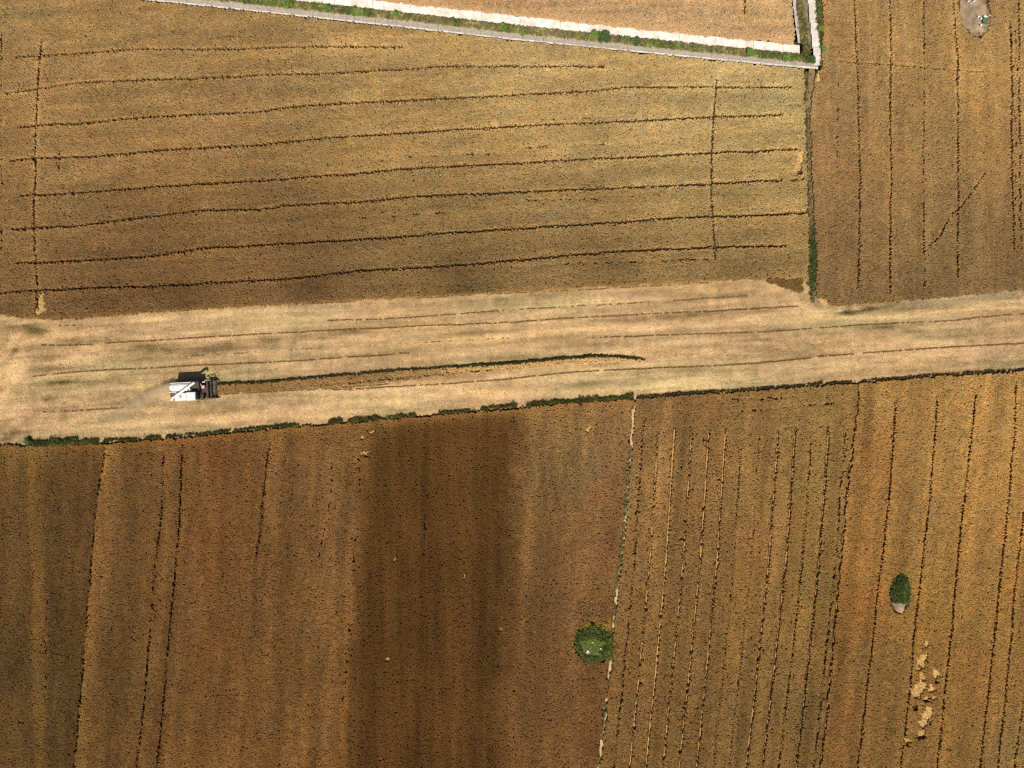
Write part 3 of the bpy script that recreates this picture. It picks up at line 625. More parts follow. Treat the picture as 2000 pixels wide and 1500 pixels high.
weeds('weed_row', 'low dark weeds with gaps along the strip border, below the harvester', cat_(along(HEDGE, 198, 252, 130, 2.6, -3, 0, 4), along(HEDGE, 252, 360, 230, 2.4, -2.5, 14, 5), along(HEDGE, 360, 545, 220, 1.5, -2, 0, 6)), DARKW + GREEN[:2], .6, .55)
weeds('weed_row', 'long green weed row on the border of the dark brown strip, west of the dirt path', cat_(along(HEDGE, 545, 705, 560, 3.2, -1, 22, 7), along(HEDGE, 705, 940, 620, 2.6, -1, 15, 8), along(HEDGE, 940, 1100, 380, 2.4, -3, 18, 9), along(HEDGE, 1100, 1236, 700, 4.0, -1, 0, 10)), GREEN + DARKW[:2], .65, .62, 1.5)
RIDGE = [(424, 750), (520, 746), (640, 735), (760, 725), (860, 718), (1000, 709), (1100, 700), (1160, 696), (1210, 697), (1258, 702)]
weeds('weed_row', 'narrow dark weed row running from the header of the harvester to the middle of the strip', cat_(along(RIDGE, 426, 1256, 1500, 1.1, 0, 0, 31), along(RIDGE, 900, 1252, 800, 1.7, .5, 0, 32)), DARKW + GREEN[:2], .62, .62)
weeds('weed_row', 'thin dark weeds bordering the harvested strip, east of the dirt path', cat_(along(HEDGE, 1246, 1672, 460, 1.2, -1, 0, 11), along(HEDGE, 1684, 2200, 420, 1.4, -1, 0, 12), along(HEDGE, 1592, 1606, 40, 4, -2, 0, 13)), DARKW, .5, .55)
r_ = np.random.default_rng(3)
def band(x0, x1, t0, t1, n, seed):           # between fractions t0..t1 across the long ditch
    r = np.random.default_rng(seed); x = r.uniform(x0, x1, n); N, S_ = ditch_y(x); t = r.uniform(t0, t1, n); return x, N + (S_ - N) * t
bx = band(200, 1585, .41, .67, 4600, 21)
gk = vnoise(bx[0], bx[1] * 0, 25, 22) > .1
weeds('ditch_weeds', 'grey-green weeds filling the bottom of the long concrete ditch', (bx[0], bx[1]), OLIVE + [(92, 96, 54)], .4, .7, 1.9)
weeds('ditch_weeds', 'bright green weed tufts among the grey-green ones in the long ditch', cat_((bx[0][gk][::4], bx[1][gk][::4])), [(88, 104, 44), (72, 92, 36)], .6, .9, 1.6)
yy = r_.uniform(-190, 120, 900); xx = xline([(1561, -200), (1564, 0), (1573, 80), (1580, 125)], yy) + r_.normal(0, 3.0, 900)
weeds('ditch_weeds', 'weeds growing between the two concrete sides of the side ditch', (xx, yy), OLIVE + GREEN[3:], .5, .8, 1.5)
yy = r_.uniform(-190, 135, 900); xx = xline([(1592, -200), (1599, 0), (1606, 70), (1611, 128)], yy) + r_.normal(0, 2.6, 900)
weeds('verge_weeds', 'green weeds between the side ditch and the north-east field', (xx, yy), OLIVE + GREEN + [(92, 104, 48)], .5, .8, 1.4)
yy = r_.normal(515, 26, 620); xx = 1590 + r_.normal(0, 4.5, 620); yy2 = r_.uniform(140, 560, 240); xx2 = xline([(1575, 140), (1581, 300), (1587, 450), (1590, 560)], yy2) + r_.normal(0, 3.0, 240)
weeds('weed_patch', 'green weeds at the end of the path between the two northern fields', (xx, yy), GREEN + [(84, 96, 42)], .6, .8)
weeds('verge_weeds', 'sparse grey-green weeds along the path between the two northern fields', (xx2, yy2), OLIVE, .35, .7, 1.5)
yy = r_.uniform(780, 1500, 900); k = vnoise(yy, yy * 0, 30, 77) > -.2; yy = yy[k]; xx = xline(PATH, yy) - 3 + r_.normal(0, 1.6, len(yy))
xg = xline(PATH, r_.normal(975, 22, 160)) - 5 + r_.normal(0, 4, 160); yg = r_.normal(975, 22, 160)
weeds('verge_weeds', 'grey-green weeds edging the narrow dirt path', cat_((xx, yy), (xg, yg)), OLIVE + [(78, 84, 40)], .4, .6, 1.4)

# ------------------------------------------------------------------ dirt paths
M_path = mat_attr('dry_dirt', False, .18, 3.0, .95, .05)
def ribbon(name, pts, w, col, z=.045, step=4.0):
    pts = np.array(pts, float); L = np.concatenate([[0], np.cumsum(np.hypot(*np.diff(pts, axis=0).T))]); t = np.arange(0, L[-1], step)
    cx, cy = np.interp(t, L, pts[:, 0]), np.interp(t, L, pts[:, 1]); dx, dy = np.gradient(cx), np.gradient(cy); n = np.hypot(dx, dy); dx /= n; dy /= n
    ww = w * (1 + .35 * vnoise(t, t * 0, 14, 131)); V = []; cols = []
    for q in np.linspace(-1, 1, 5):
        x, y = W(cx - dy * ww * q, cy + dx * ww * q); V.append(np.stack([x, y, np.full(len(x), z) - .02 * q * q], 1))
        cols.append(lin(col) * (1 + .15 * vnoise(x, y, .7, 132))[:, None])
    V = np.stack(V, 1).reshape(-1, 3); cols = np.stack(cols, 1).reshape(-1, 3)
    i = np.arange(len(cx) * 5).reshape(-1, 5)
    F = np.stack([i[:-1, :-1].ravel(), i[:-1, 1:].ravel(), i[1:, 1:].ravel(), i[1:, :-1].ravel()], 1)
    return tag(link(name, mesh_np(name, V, F, M_path, cols)), kind='structure')
ribbon('dirt_path', [(x - 1, y) for x, y in PATH], 3.6, (190, 170, 128))
ribbon('dirt_path', [(1586, 132), (1580, 200), (1582, 270), (1584, 330), (1587, 400), (1589, 470), (1590, 540), (1594, 600)], 5.6, (136, 116, 82), z=.05)
ribbon('dirt_path', [(1676, 700), (1679, 744), (1675, 800), (1665, 880), (1654, 960), (1646, 1050), (1637, 1150), (1626, 1270), (1614, 1400), (1603, 1500), (1590, 1700)], 1.2, (150, 118, 72), z=.035)

for r_pts, w in zip(ROWS_E, ROW_W):
    if w >= .7: ribbon('drill_row', [(x - .6, y) for x, y in r_pts], 1.5, (186, 146, 92), z=.03, step=6.0)

# ------------------------------------------------------------------ concrete ditches: every slab a piece
def mat_concrete():
    m = bpy.data.materials.new('pale_concrete'); t, N, L, p = nodes(m)
    tc = N.new('ShaderNodeTexCoord'); n1 = N.new('ShaderNodeTexNoise'); n1.inputs['Scale'].default_value = .8; n1.inputs['Detail'].default_value = 9
    n2 = N.new('ShaderNodeTexNoise'); n2.inputs['Scale'].default_value = 6; n2.inputs['Detail'].default_value = 8
    L.new(tc.outputs['Object'], n1.inputs['Vector']); L.new(tc.outputs['Object'], n2.inputs['Vector'])
    r1 = N.new('ShaderNodeValToRGB'); r1.color_ramp.elements[0].position = .36; r1.color_ramp.elements[0].color = (.60, .52, .43, 1)
    r1.color_ramp.elements[1].position = .62; r1.color_ramp.elements[1].color = (.80, .74, .69, 1)
    L.new(n1.outputs['Fac'], r1.inputs[0]); mr = N.new('ShaderNodeMapRange'); mr.inputs[1].default_value = .3; mr.inputs[2].default_value = .7; mr.inputs[3].default_value = .9; mr.inputs[4].default_value = 1.06
    L.new(n2.outputs['Fac'], mr.inputs[0]); mx = N.new('ShaderNodeVectorMath'); mx.operation = 'SCALE'; L.new(r1.outputs[0], mx.inputs[0]); L.new(mr.outputs[0], mx.inputs['Scale'])
    L.new(mx.outputs[0], p.inputs['Base Color']); p.inputs['Roughness'].default_value = .9
    b = N.new('ShaderNodeBump'); b.inputs['Distance'].default_value = .02; L.new(n2.outputs['Fac'], b.inputs['Height']); L.new(b.outputs[0], p.inputs['Normal'])
    return m
M_conc = mat_concrete()
M_grey = mat_plain('shaded_side_concrete', (.60, .52, .42), .9, noise=.25, scale=2.5)  # darker concrete: shade on the north-facing slabs put into the colour
M_bed = mat_plain('ditch_silt', (.20, .165, .11), .95, noise=.4, scale=2.0)
lin_e = tag(bpy.data.objects.new('ditch_lining', None), 'pale concrete lining slabs of the long ditch and its side branch along the northern fields', 'ditch', 'structure'); C.objects.link(lin_e)
def slab(name, a, b, mat, th=.10):           # a: two outer points, b: two inner points (world xyz)
    v = list(a) + list(b[::-1]); nrm = (Vector(v[1]) - Vector(v[0])).cross(Vector(v[3]) - Vector(v[0])).normalized()
    if nrm.z < 0: nrm = -nrm
    vs = [Vector(q) for q in v] + [Vector(q) - nrm * th for q in v]
    m = MB(); m.add(vs, [(0, 1, 2, 3), (7, 6, 5, 4), (0, 4, 5, 1), (1, 5, 6, 2), (2, 6, 7, 3), (3, 7, 4, 0)])
    return m.build(name, mat, lin_e)
def P3(px, py, z): x, y = W(px, py, z); return (float(x), float(y), z)
joints = list(np.arange(193, 560, 76.0)) + [577, 653, 728, 802, 877, 941, 1016, 1095, 1172, 1250, 1327, 1397, 1472, 1530, 1562]
rr = random.Random(9)
DEP = -.72
for a, b in zip(joints[:-1], joints[1:]):
    a2, b2 = a + .22, b - .22; o = rr.uniform(-.02, .03)
    n0, s0 = ditch_y(a2); n1, s1 = ditch_y(b2)
    slab('slab', (P3(a2, n0 + 2, .10 + o), P3(b2, n1 + 2, .10 + o)), (P3(a2, n0 + 20, DEP), P3(b2, n1 + 20, DEP)), M_conc)
    slab('rim', (P3(a2, n0 - .5, .13 + o), P3(b2, n1 - .5, .13 + o)), (P3(a2, n0 + 2.3, .13 + o), P3(b2, n1 + 2.3, .13 + o)), M_conc)
js = list(np.arange(200, 1600, 41.0)) + [1598]
for a, b in zip(js[:-1], js[1:]):
    a2, b2 = a + .2, b - .2; n0, s0 = ditch_y(a2); n1, s1 = ditch_y(b2); o = rr.uniform(-.03, .03)
    slab('slab', (P3(a2, s0 - 2.6, .04 + o), P3(b2, s1 - 2.6, .04 + o)), (P3(a2, s0 - 17, DEP), P3(b2, s1 - 17, DEP)), M_grey)
    slab('rim', (P3(a2, s0 + .8 + rr.uniform(-.8, .4), .08 + o), P3(b2, s1 + .8 + rr.uniform(-.8, .4), .08 + o)), (P3(a2, s0 - 2.6, .08 + o), P3(b2, s1 - 2.6, .08 + o)), M_conc)
ys = [-190, -140, -95, -50, -5, 38, 84]
for a, b in zip(ys[:-1], ys[1:]):
    w0, w1 = float(xline(ROAD_W, a + .4)), float(xline(ROAD_W, b - .4))
    slab('slab', (P3(w0, a + .4, .10), P3(w1, b - .4, .10)), (P3(w0 + 10, a + .4, DEP), P3(w1 + 8, b - .4, DEP)), M_conc)
ys = [-190, -150, -110, -70, -32, 6, 44, 66, 92, 127]
for a, b in zip(ys[:-1], ys[1:]):
    e0, e1 = float(xline(ROAD_E, a + .4)), float(xline(ROAD_E, b - .4)); o = rr.uniform(-.02, .02)
    j = rr.uniform(0, .7)
    slab('slab', (P3(e0 - 2.5 - j, a + .4, .10 + o), P3(e1 - 2.5 - j, b - .4, .10 + o)), (P3(e0 - 14, a + .4, -.12), P3(e1 - 16, b - .4, -.12)), M_conc, .5)
    slab('rim', (P3(e0, a + .4, .14 + o), P3(e1, b - .4, .14 + o)), (P3(e0 - 2.6, a + .4, .14 + o), P3(e1 - 2.6, b - .4, .14 + o)), M_conc)
V = []; 
for q in np.arange(190, 1601, 10.0):
    n0, s0 = ditch_y(q); V += [P3(q, n0 + 17, DEP + .03), P3(q, s0 - 15, DEP + .03)]
m = MB(); m.add(V, [(2 * i, 2 * i + 1, 2 * i + 3, 2 * i + 2) for i in range(len(V) // 2 - 1)])
V = []
for q in np.arange(-195, 101, 10.0): V += [P3(float(xline(ROAD_W, q)) + 8, q, DEP + .035), P3(float(xline(ROAD_E, q)) - 13, q, DEP + .035)]
m.add(V, [(2 * i, 2 * i + 1, 2 * i + 3, 2 * i + 2) for i in range(len(V) // 2 - 1)])
tag(m.build('ditch_bed', M_bed), kind='structure')

# ------------------------------------------------------------------ shrubs by the ditch
def mat_leaf(name, c0, c1):
    m = bpy.data.materials.new(name); t, N, L, p = nodes(m)
    tc = N.new('ShaderNodeTexCoord'); n = N.new('ShaderNodeTexNoise'); n.inputs['Scale'].default_value = 5; L.new(tc.outputs['Object'], n.inputs['Vector'])
    r = N.new('ShaderNodeValToRGB'); r.color_ramp.elements[0].position = .35; r.color_ramp.elements[1].position = .65
    r.color_ramp.elements[0].color = (*lin(c0), 1); r.color_ramp.elements[1].color = (*lin(c1), 1)
    L.new(n.outputs['Fac'], r.inputs[0]); L.new(r.outputs[0], p.inputs['Base Color']); p.inputs['Roughness'].default_value = .6
    return m
M_shrub = mat_leaf('shrub_leaves', (74, 104, 34), (122, 148, 58))
M_shrub2 = mat_leaf('dark_shrub_leaves', (48, 74, 30), (80, 106, 44))
M_twig = mat_plain('twig_bark', (.13, .09, .06), .9)
def shrub(px, py, rpx, h, label, dark=False, seed=0, z0=0.0):
    x, y = W(px, py, h * .6 + z0); e = bpy.data.objects.new('green_shrub', None); C.objects.link(e); e.location = (float(x), float(y), z0)
    tag(e, label, 'shrub'); R = rpx * S; r = random.Random(seed)
    st = MB(); lf = MB()
    for k in range(6):
        a = k * 1.05 + r.uniform(-.3, .3); st.tube((0, 0, 0), (R * .6 * math.cos(a), R * .6 * math.sin(a), h * r.uniform(.6, .85)), .03, .012, 5)
    lobes = [(0, 0, h * .68, R * .72)] + [(R * .62 * math.cos(a), R * .62 * math.sin(a), h * r.uniform(.4, .7), R * r.uniform(.32, .5)) for a in [r.uniform(0, 6.28) for _ in range(6)]]
    for i in range(520):
        cx, cy, cz, cr = r.choice(lobes); th = r.uniform(0, 6.28); ph = math.acos(r.uniform(-.3, 1)); q = cr * r.uniform(.55, 1.08)
        p = Vector((cx + q * math.sin(ph) * math.cos(th), cy + q * math.sin(ph) * math.sin(th), max(.05, cz + q * .75 * math.cos(ph))))
        a = r.uniform(0, 6.28); t = r.uniform(-.6, .4); s = r.uniform(.07, .14)
        l = Vector((math.cos(a) * math.cos(t), math.sin(a) * math.cos(t), math.sin(t))) * s; w = l.cross(Vector((0, 0, 1))).normalized() * s * .5
        lf.add([p - l, p + w, p + l, p - w], [(0, 1, 2, 3)])
    st.build('stem', M_twig, e); lf.build('foliage', M_shrub2 if dark else M_shrub, e)
shrub(561, 6, 11, 1.3, 'bright green shrub at the top edge of the picture, westmost in the long ditch', seed=1)
shrub(637, 15, 9, 1.2, 'round bright green shrub in the long ditch beside a stained slab joint', seed=2)
shrub(707, 22, 5, .8, 'small thin green shrub in the long ditch, east of the two bright ones', seed=3)
shrub(770, 27, 6, .7, 'low spreading green shrub hugging the lit slabs of the long ditch', seed=4)
shrub(981, 53, 8, 1.1, 'bright green shrub in the long ditch just below two stained slab joints', seed=5)
shrub(1021, 64, 6, .9, 'small green shrub leaning on the grey south slabs of the long ditch', seed=6)
shrub(1180, 72, 14, 1.3, 'widest dark green shrub of the long ditch, spilling onto the lit slabs', True, 7)
shrub(1160, 67, 8, 1.0, 'green shrub adjoining the widest dark shrub on its west side', seed=8)
shrub(1245, 81, 8, .9, 'low dark green shrub in the long ditch next to a pale stone', True, 9)
shrub(1466, 101, 8, 1.2, 'round olive green shrub in the long ditch near its eastern end', seed=10)
shrub(1534, 113, 8, 1.0, 'yellowish green shrub just west of the ditch junction', seed=11)
shrub(1585, 116, 9, 1.1, 'dark glossy shrub standing right at the ditch junction', True, 12)
shrub(1604, 55, 6, 1.0, 'green shrub on the verge beside the side ditch, upper one', seed=13)
shrub(1608, 94, 6, 1.0, 'green shrub on the verge beside the side ditch, lower one near the corner', seed=14)
shrub(1599, 22, 5, .9, 'small dark shrub beside the side ditch, close to the top of the picture', True, 15)
shrub(53, 862, 6, 1.1, 'upright dark shrub at the western end of the weedy strip border', True, 16)
M_straww = mat_plain('dry_straw', tuple(lin([222, 186, 128])), .95, noise=.15, scale=2)
# pale stone and heap of earth in the ditch
def blob(name, px, py, rx, ry, h, mat, label=None, cat=None, parent=None, seed=0, rough=.12, rz=0.0, ztop=None, kind=None):
    bm = bmesh.new(); bmesh.ops.create_icosphere(bm, subdivisions=4, radius=1.0)
    for v in bm.verts:
        c = v.co; d = 1 + rough * float(vnoise(np.array([c.x * 3 + seed * 7]), np.array([c.y * 3 + c.z * 2.1]), 1.0, seed + 3)[0]) + rough * .5 * float(vnoise(np.array([c.x * 8]), np.array([c.y * 8 + c.z * 5]), 1.0, seed + 4)[0])
        v.co = Vector((c.x * rx * S * d, c.y * ry * S * d, max(c.z, -.15) * h * d))
    me = bpy.data.meshes.new(name); bm.to_mesh(me); bm.free(); me.materials.append(mat); me.shade_smooth()
    o = link(name, me, parent); x, y = W(px, py, h * .5); o.location = (float(x), float(y), 0); o.rotation_euler[2] = rz
    if label: tag(o, label, cat)
    if kind: o['kind'] = kind
    return o
M_stone = mat_plain('pale_stone', (.52, .47, .40), .85, noise=.25, scale=4)
M_earth = mat_plain('dry_grey_earth', tuple(lin([150, 128, 104])), .95, noise=.42, scale=1.1)
M_earth2 = mat_plain('pinkish_earth', tuple(lin([196, 160, 128])), .95, noise=.2, scale=1.8)
M_moundg = mat_plain('mossy_earth', (.07, .085, .03), .95, noise=.4, scale=1.5)
o = blob('stone', 1299, 89, 5, 2.6, .4, M_stone, 'pale stone lying among the weeds of the long ditch', 'stone', seed=2); o.location.z = -.6
o = blob('earth_heap', 1128, 62, 8, 5, .5, M_earth2, 'small heap of pinkish earth slumped into the long ditch', 'earth heap', seed=3); o.location.z = -.65
o = blob('stone', 751, 33, 2.5, 2, .3, M_stone, 'small white stone in the ditch weeds, westmost of the stones', 'stone', seed=6); o.location.z = -.5

# ------------------------------------------------------------------ mounds inside the fields
# 1 bare earth mound in the north-east with rubbish on it
blob('earth_mound', 1904, 18, 29, 54, .4, M_earth, 'bare grey earth mound in a clearing of the north-east field', 'mound', seed=5, rough=.2, rz=.17)
M_white = mat_plain('white_plastic', (.82, .82, .80), .35, noise=.06, scale=6)
M_pink = mat_plain('faded_pink_plastic', (.62, .38, .36), .45, noise=.15, scale=5)
M_greenc = mat_plain('green_cloth', (.07, .16, .07), .8, noise=.25, scale=6)
def sheet(name, px, py, lx, ly, rz, z, mat, label, cat, seed, amp=.06):
    r = np.random.default_rng(seed); n = 9; u, v = np.meshgrid(np.linspace(-1, 1, n), np.linspace(-1, 1, n)); u = u.ravel(); v = v.ravel()
    rr_ = 1 + .18 * vnoise(np.arctan2(v, u) * 2, u * 0, 1, seed); x = u * lx * S * rr_; y = v * ly * S * rr_
    zz = amp * (r.random(n * n) * .6 + vnoise(u * 3, v * 3, 1.0, seed + 1)) + amp
    i = np.arange(n * n).reshape(n, n); F = np.stack([i[:-1, :-1].ravel(), i[:-1, 1:].ravel(), i[1:, 1:].ravel(), i[1:, :-1].ravel()], 1)
    top = np.stack([x, y, zz + .012], 1); bot = np.stack([x, y, zz], 1); nn = n * n
    rim = list(i[0, :]) + list(i[1:, -1]) + list(i[-1, -2::-1]) + list(i[-2:0:-1, 0])
    side = np.array([[rim[k], rim[(k + 1) % len(rim)], rim[(k + 1) % len(rim)] + nn, rim[k] + nn] for k in range(len(rim))])
    me = mesh_np(name, np.concatenate([top, bot]), np.concatenate([F, F[:, ::-1] + nn, side]), mat)
    o = link(name, me); X_, Y_ = W(px, py, z); o.location = (float(X_), float(Y_), z); o.rotation_euler[2] = rz
    return tag(o, label, cat)
for k, (px, py, lx, ly, rz, lab) in enumerate([
        (1891, 3.2, 2.6, 1.0, .6, 'crumpled white plastic strip on the bare mound, topmost and furthest left'),
        (1902, 3, 3.0, 1.0, .6, 'crumpled white plastic strip, right one of the pair at the mound top edge'),
        (1896, 7, 1.6, .6, .4, 'tiny white plastic scrap between the two top strips on the bare mound'),
        (1911, 33, 2.2, 1.6, .1, 'white plastic bag scrap left of the green cloth on the bare mound'),
        (1916, 37, 1.4, 1.8, -.5, 'small white plastic shred touching the green cloth on the bare mound'),
        (1924, 33, 3.2, 1.5, -.3, 'bright white plastic sheet above the green cloth on the bare mound'),
        (1916, 50, 1.6, 1.6, .3, 'white plastic scrap below the green cloth on the bare mound')]):
    sheet('plastic_scrap', px, py, lx, ly, rz, .68, M_white, lab, 'plastic scrap', 200 + k)
sheet('plastic_scrap', 1932, 30.5, 3.0, 1.8, .3, .50, M_pink, 'faded pink plastic scrap at the right rim of the bare mound', 'plastic scrap', 210)
sheet('green_cloth', 1923.5, 42, 5.0, 6.0, .3, .62, M_greenc, 'dark green cloth bundle on the bare mound among white scraps', 'cloth', 211, .12)
rw = np.random.default_rng(8)
a = rw.uniform(-.5, 1.9, 60)
weeds('mound_weeds', 'dry brown weeds on the lower slopes of the bare earth mound', (1904 + 31 * np.cos(a) * rw.uniform(.85, 1.05, 60), 24 + 47 * np.sin(a) * rw.uniform(.85, 1.05, 60)), [(120, 96, 72), (104, 84, 62)], .4, .7, 1.6)
# 2 round overgrown mound beside the dirt path
blob('grassy_mound', 1161, 1258, 34, 38, 1.1, M_moundg, 'round green overgrown mound against the narrow dirt path', 'mound', seed=9)
t = rw.uniform(0, 6.283, 1500); q = np.sqrt(rw.random(1500)) * (1 + .30 * vnoise(np.cos(t) * 2, np.sin(t) * 2, .55, 333)); mx_ = 1161 + 37 * q * np.cos(t); my_ = 1258 + 41 * q * np.sin(t)
core = ell(mx_, my_, 1157, 1264, 25, 16, 0) + .25 * vnoise(mx_, my_, 6, 334) < 1
def mound_weeds(lab, mx, my, cx, cy, rx, ry, h, cols, ht, rad, K):
    n = len(mx); x, y = W(mx, my, .6); d = np.clip(1 - ell(mx, my, cx, cy, rx, ry) ** 2, 0, 1)
    c = np.array(cols, float)[rng.integers(0, len(cols), n)] * (1 + rng.normal(0, .12, n))[:, None]
    s = rng.uniform(.7, 1.2, n) * rad
    return scatter('mound_weeds', P_weed, np.stack([x, y, np.sqrt(d) * h * .8], 1), np.stack([rng.normal(0, .2, n), rng.normal(0, .2, n), rng.uniform(0, 6.28, n)], 1), np.stack([s, s, ht * rng.uniform(.6, 1.3, n)], 1), lin(np.clip(c, 5, 250)) * K, lab, 'weeds')
mound_weeds('dark green weeds around the rim of the round mound', mx_[~core], my_[~core], 1161, 1258, 34, 38, 1.1, [(62, 72, 28), (46, 54, 22), (78, 90, 36), (96, 102, 44), (54, 60, 26)], .7, .85, 1.65)
mound_weeds('light green grass on the middle of the round mound', mx_[core], my_[core], 1161, 1258, 34, 38, 1.1, [(104, 116, 46), (92, 108, 42), (118, 124, 54)], .3, .7, 1.3)
yw = rw.uniform(0, 6.28, 130)
weeds('mound_weeds', 'yellowing weeds along the northern rim of the round mound', (1168 + rw.normal(0, 16, 130), 1220 + rw.normal(0, 4, 130) + np.abs(rw.normal(0, 2, 130))), [(168, 136, 60), (150, 132, 54)], 1.1, .7, 1.8)
sheet('plastic_scrap', 1148, 1274, 3.2, 2.6, .5, .95, M_pink, 'pinkish plastic scrap lying on the round green mound', 'plastic scrap', 221, .1)
sheet('plastic_scrap', 1147.5, 1271.5, 1.8, 1.2, .2, 1.12, M_white, 'white scrap lying against the pinkish one on the round green mound', 'plastic scrap', 222)
sheet('plastic_scrap', 1157, 1255, 1.2, .9, .2, 1.2, M_white, 'tiny white scrap at the top of the light grass on the round mound', 'plastic scrap', 223)
sheet('plastic_scrap', 1173, 1267, 1.2, 1.0, .2, 1.1, M_white, 'tiny white scrap on the eastern side of the round mound', 'plastic scrap', 224)
# 3 oval mound in the orange field, bare at its southern end
blob('earth_mound', 1759, 1161, 18, 38, .9, M_earth, 'oval mound in the orange-brown field, weedy above and bare grey at its southern end', 'mound', seed=12, rz=-.05)
t = rw.uniform(0, 6.283, 620); q = np.sqrt(rw.random(620)); mx_ = 1761 + 20 * q * np.cos(t); my_ = 1160 + 40 * q * np.sin(t)
k = (my_ < 1178 + 4 * vnoise(mx_, my_, 6, 5)) | (mx_ > 1769)
mound_weeds('dark green weeds covering most of the oval mound', mx_[k], my_[k], 1759, 1161, 18, 38, .9, [(56, 68, 28), (72, 90, 36), (46, 52, 26), (90, 96, 50)], .6, .8, 1.35)
# uprooted dry grass south-west of the round mound
weeds('dry_grass', 'withered grey grass tufts below the round mound', (1111 + rw.normal(0, 4, 90), 1318 + rw.normal(0, 24, 90)), [(150, 124, 84), (128, 104, 70)], .75, .5, 1.8)
weeds('dry_grass', 'pale withered grass in the middle of the greyish wheat, south of the border weeds', (1085 + rw.normal(0, 14, 120), 838 + rw.normal(0, 12, 120)), [(158, 136, 96), (136, 112, 74)], .8, .45, 1.6)

# ------------------------------------------------------------------ combine harvester
M_body = mat_plain('white_paint', (.78, .78, .77), .35, noise=.05, scale=1.5, coat=.2)
M_cream = mat_plain('cream_paint', (.82, .80, .70), .4, noise=.05, scale=2)
M_panel = mat_plain('grey_panel', (.36, .34, .30), .6, noise=.2)
M_darkm = mat_plain('dusty_dark_steel', (.085, .07, .055), .7, metal=.3, noise=.4, scale=4)
M_rust = mat_plain('dusty_brown_steel', (.16, .115, .08), .75, metal=.2, noise=.4, scale=4)
M_tyre = mat_plain('tyre_rubber', (.035, .032, .03), .9, noise=.3, scale=5)
M_rim = mat_plain('yellow_rim_paint', (.55, .40, .12), .5)
M_pinkp = mat_plain('faded_red_paint', (.66, .40, .36), .55, noise=.1, scale=4)
M_glass = bpy.data.materials.new('dark_green_glass'); t_, N_, L_, p_ = nodes(M_glass); p_.inputs['Base Color'].default_value = (.012, .03, .028, 1); p_.inputs['Roughness'].default_value = .08
com = bpy.data.objects.new('combine_harvester', None); C.objects.link(com)
cx_, cy_ = W(385, 763, 0); com.location = (float(cx_), float(cy_), .03); com.rotation_euler[2] = math.radians(3.0)
tag(com, 'white combine harvester cutting eastward with its unloading auger folded across the back', 'combine harvester')
def part(name, mb, mat, parent=com, smooth=False): return mb.build(name, mat, parent, smooth)
part('chassis', MB().box((-3.0, -1.15, .75), (1.35, 1.15, 1.45)), M_darkm)
# straw-walker hood (rounded, left rear) made of a profile swept forward
def hood(x0, x1, yc, wy, z0, zt, n=10, end=.25):
    v = []; f = []; xs = [x0, x0 + end * .35, x0 + end, x1 - .08, x1]; sc = [.72, .93, 1, 1, .96]
    for x, s in zip(xs, sc):
        for i in range(n + 1):
            a = math.pi * i / n; yy_ = math.copysign(abs(math.cos(a)) ** .55, math.cos(a)) * wy * s; z = z0 + (zt - z0) * (math.sin(a) ** .6) * (0.9 + .1 * s)
            v.append((x, yc + yy_, z))
    for k in range(len(xs) - 1):
        for i in range(n): f.append((k * (n + 1) + i, k * (n + 1) + i + 1, (k + 1) * (n + 1) + i + 1, (k + 1) * (n + 1) + i))
    f += [tuple(range(n + 1)), tuple(range(len(v) - 1, len(v) - n - 2, -1))]
    m = MB(); m.add(v, f); return m
part('straw_hood', hood(-3.05, .05, .60, .62, 1.4, 2.75), M_body, smooth=False)
part('side_panel', MB().box((-2.95, 1.24, 1.0), (.35, 1.34, 2.72)), M_body)
part('side_skirt', MB().box((-3.1, -1.32, 1.0), (-.7, -1.24, 2.1)), M_body)
part('rear_bar', MB().box((-3.25, -.14, 2.3), (-2.1, -.04, 2.4)), M_cream)
part('straw_spreader', MB().box((-3.5, -.85, .9), (-3.0, .95, 1.9), taper=.12), M_rust)
eng = part('engine_cover', MB().box((-2.35, -1.42, 1.45), (-.62, -.26, 2.62), bev=.10), M_body)
v_ = MB()
for i in range(5): v_.box((-1.72, -1.02 + i * .10, 2.62), (-1.28, -.96 + i * .10, 2.66))
part('vent', v_, M_panel, eng)
part('rear_deck', MB().box((-3.0, -1.2, 1.45), (-2.36, -.2, 2.05)), M_rust)
tank = part('grain_tank', MB().box((.06, -.16, 1.45), (1.25, 1.22, 1.95)), M_darkm)
part('tank_rim', MB().box((.06, 1.16, 1.955), (1.25, 1.22, 2.3)).box((1.19, -.16, 1.955), (1.25, 1.15, 2.25)), M_darkm, tank)
cab = part('cab', MB().box((-.50, -1.40, 1.30), (.98, -.22, 2.75)), M_panel)
part('roof', MB().box((-.47, -1.48, 2.755), (.92, -.20, 2.93), bev=.09), M_body, cab)
part('windscreen', MB().add([(.985, -1.34, 1.5), (.985, -.28, 1.5), (1.10, -.30, 2.74), (1.10, -1.32, 2.74), (.982, -1.34, 1.5), (.982, -.28, 1.5), (.985, -.30, 2.74), (.985, -1.32, 2.74)],
     [(0, 1, 2, 3), (7, 6, 5, 4), (0, 4, 5, 1), (1, 5, 6, 2), (2, 6, 7, 3), (3, 7, 4, 0)]), M_glass, cab)
part('sunshade', MB().box((.93, -1.36, 2.70), (1.22, -.34, 2.76)), M_glass, cab)
part('mirror', MB().tube((1.0, -1.45, 2.4), (1.15, -1.75, 2.4), .02).box((1.08, -1.88, 2.2), (1.14, -1.70, 2.6)), M_darkm, cab)
au = part('unloading_auger', MB().tube((-2.55, -1.02, 2.95), (1.18, 1.24, 3.50), .19, .18, 14), M_cream, smooth=False)
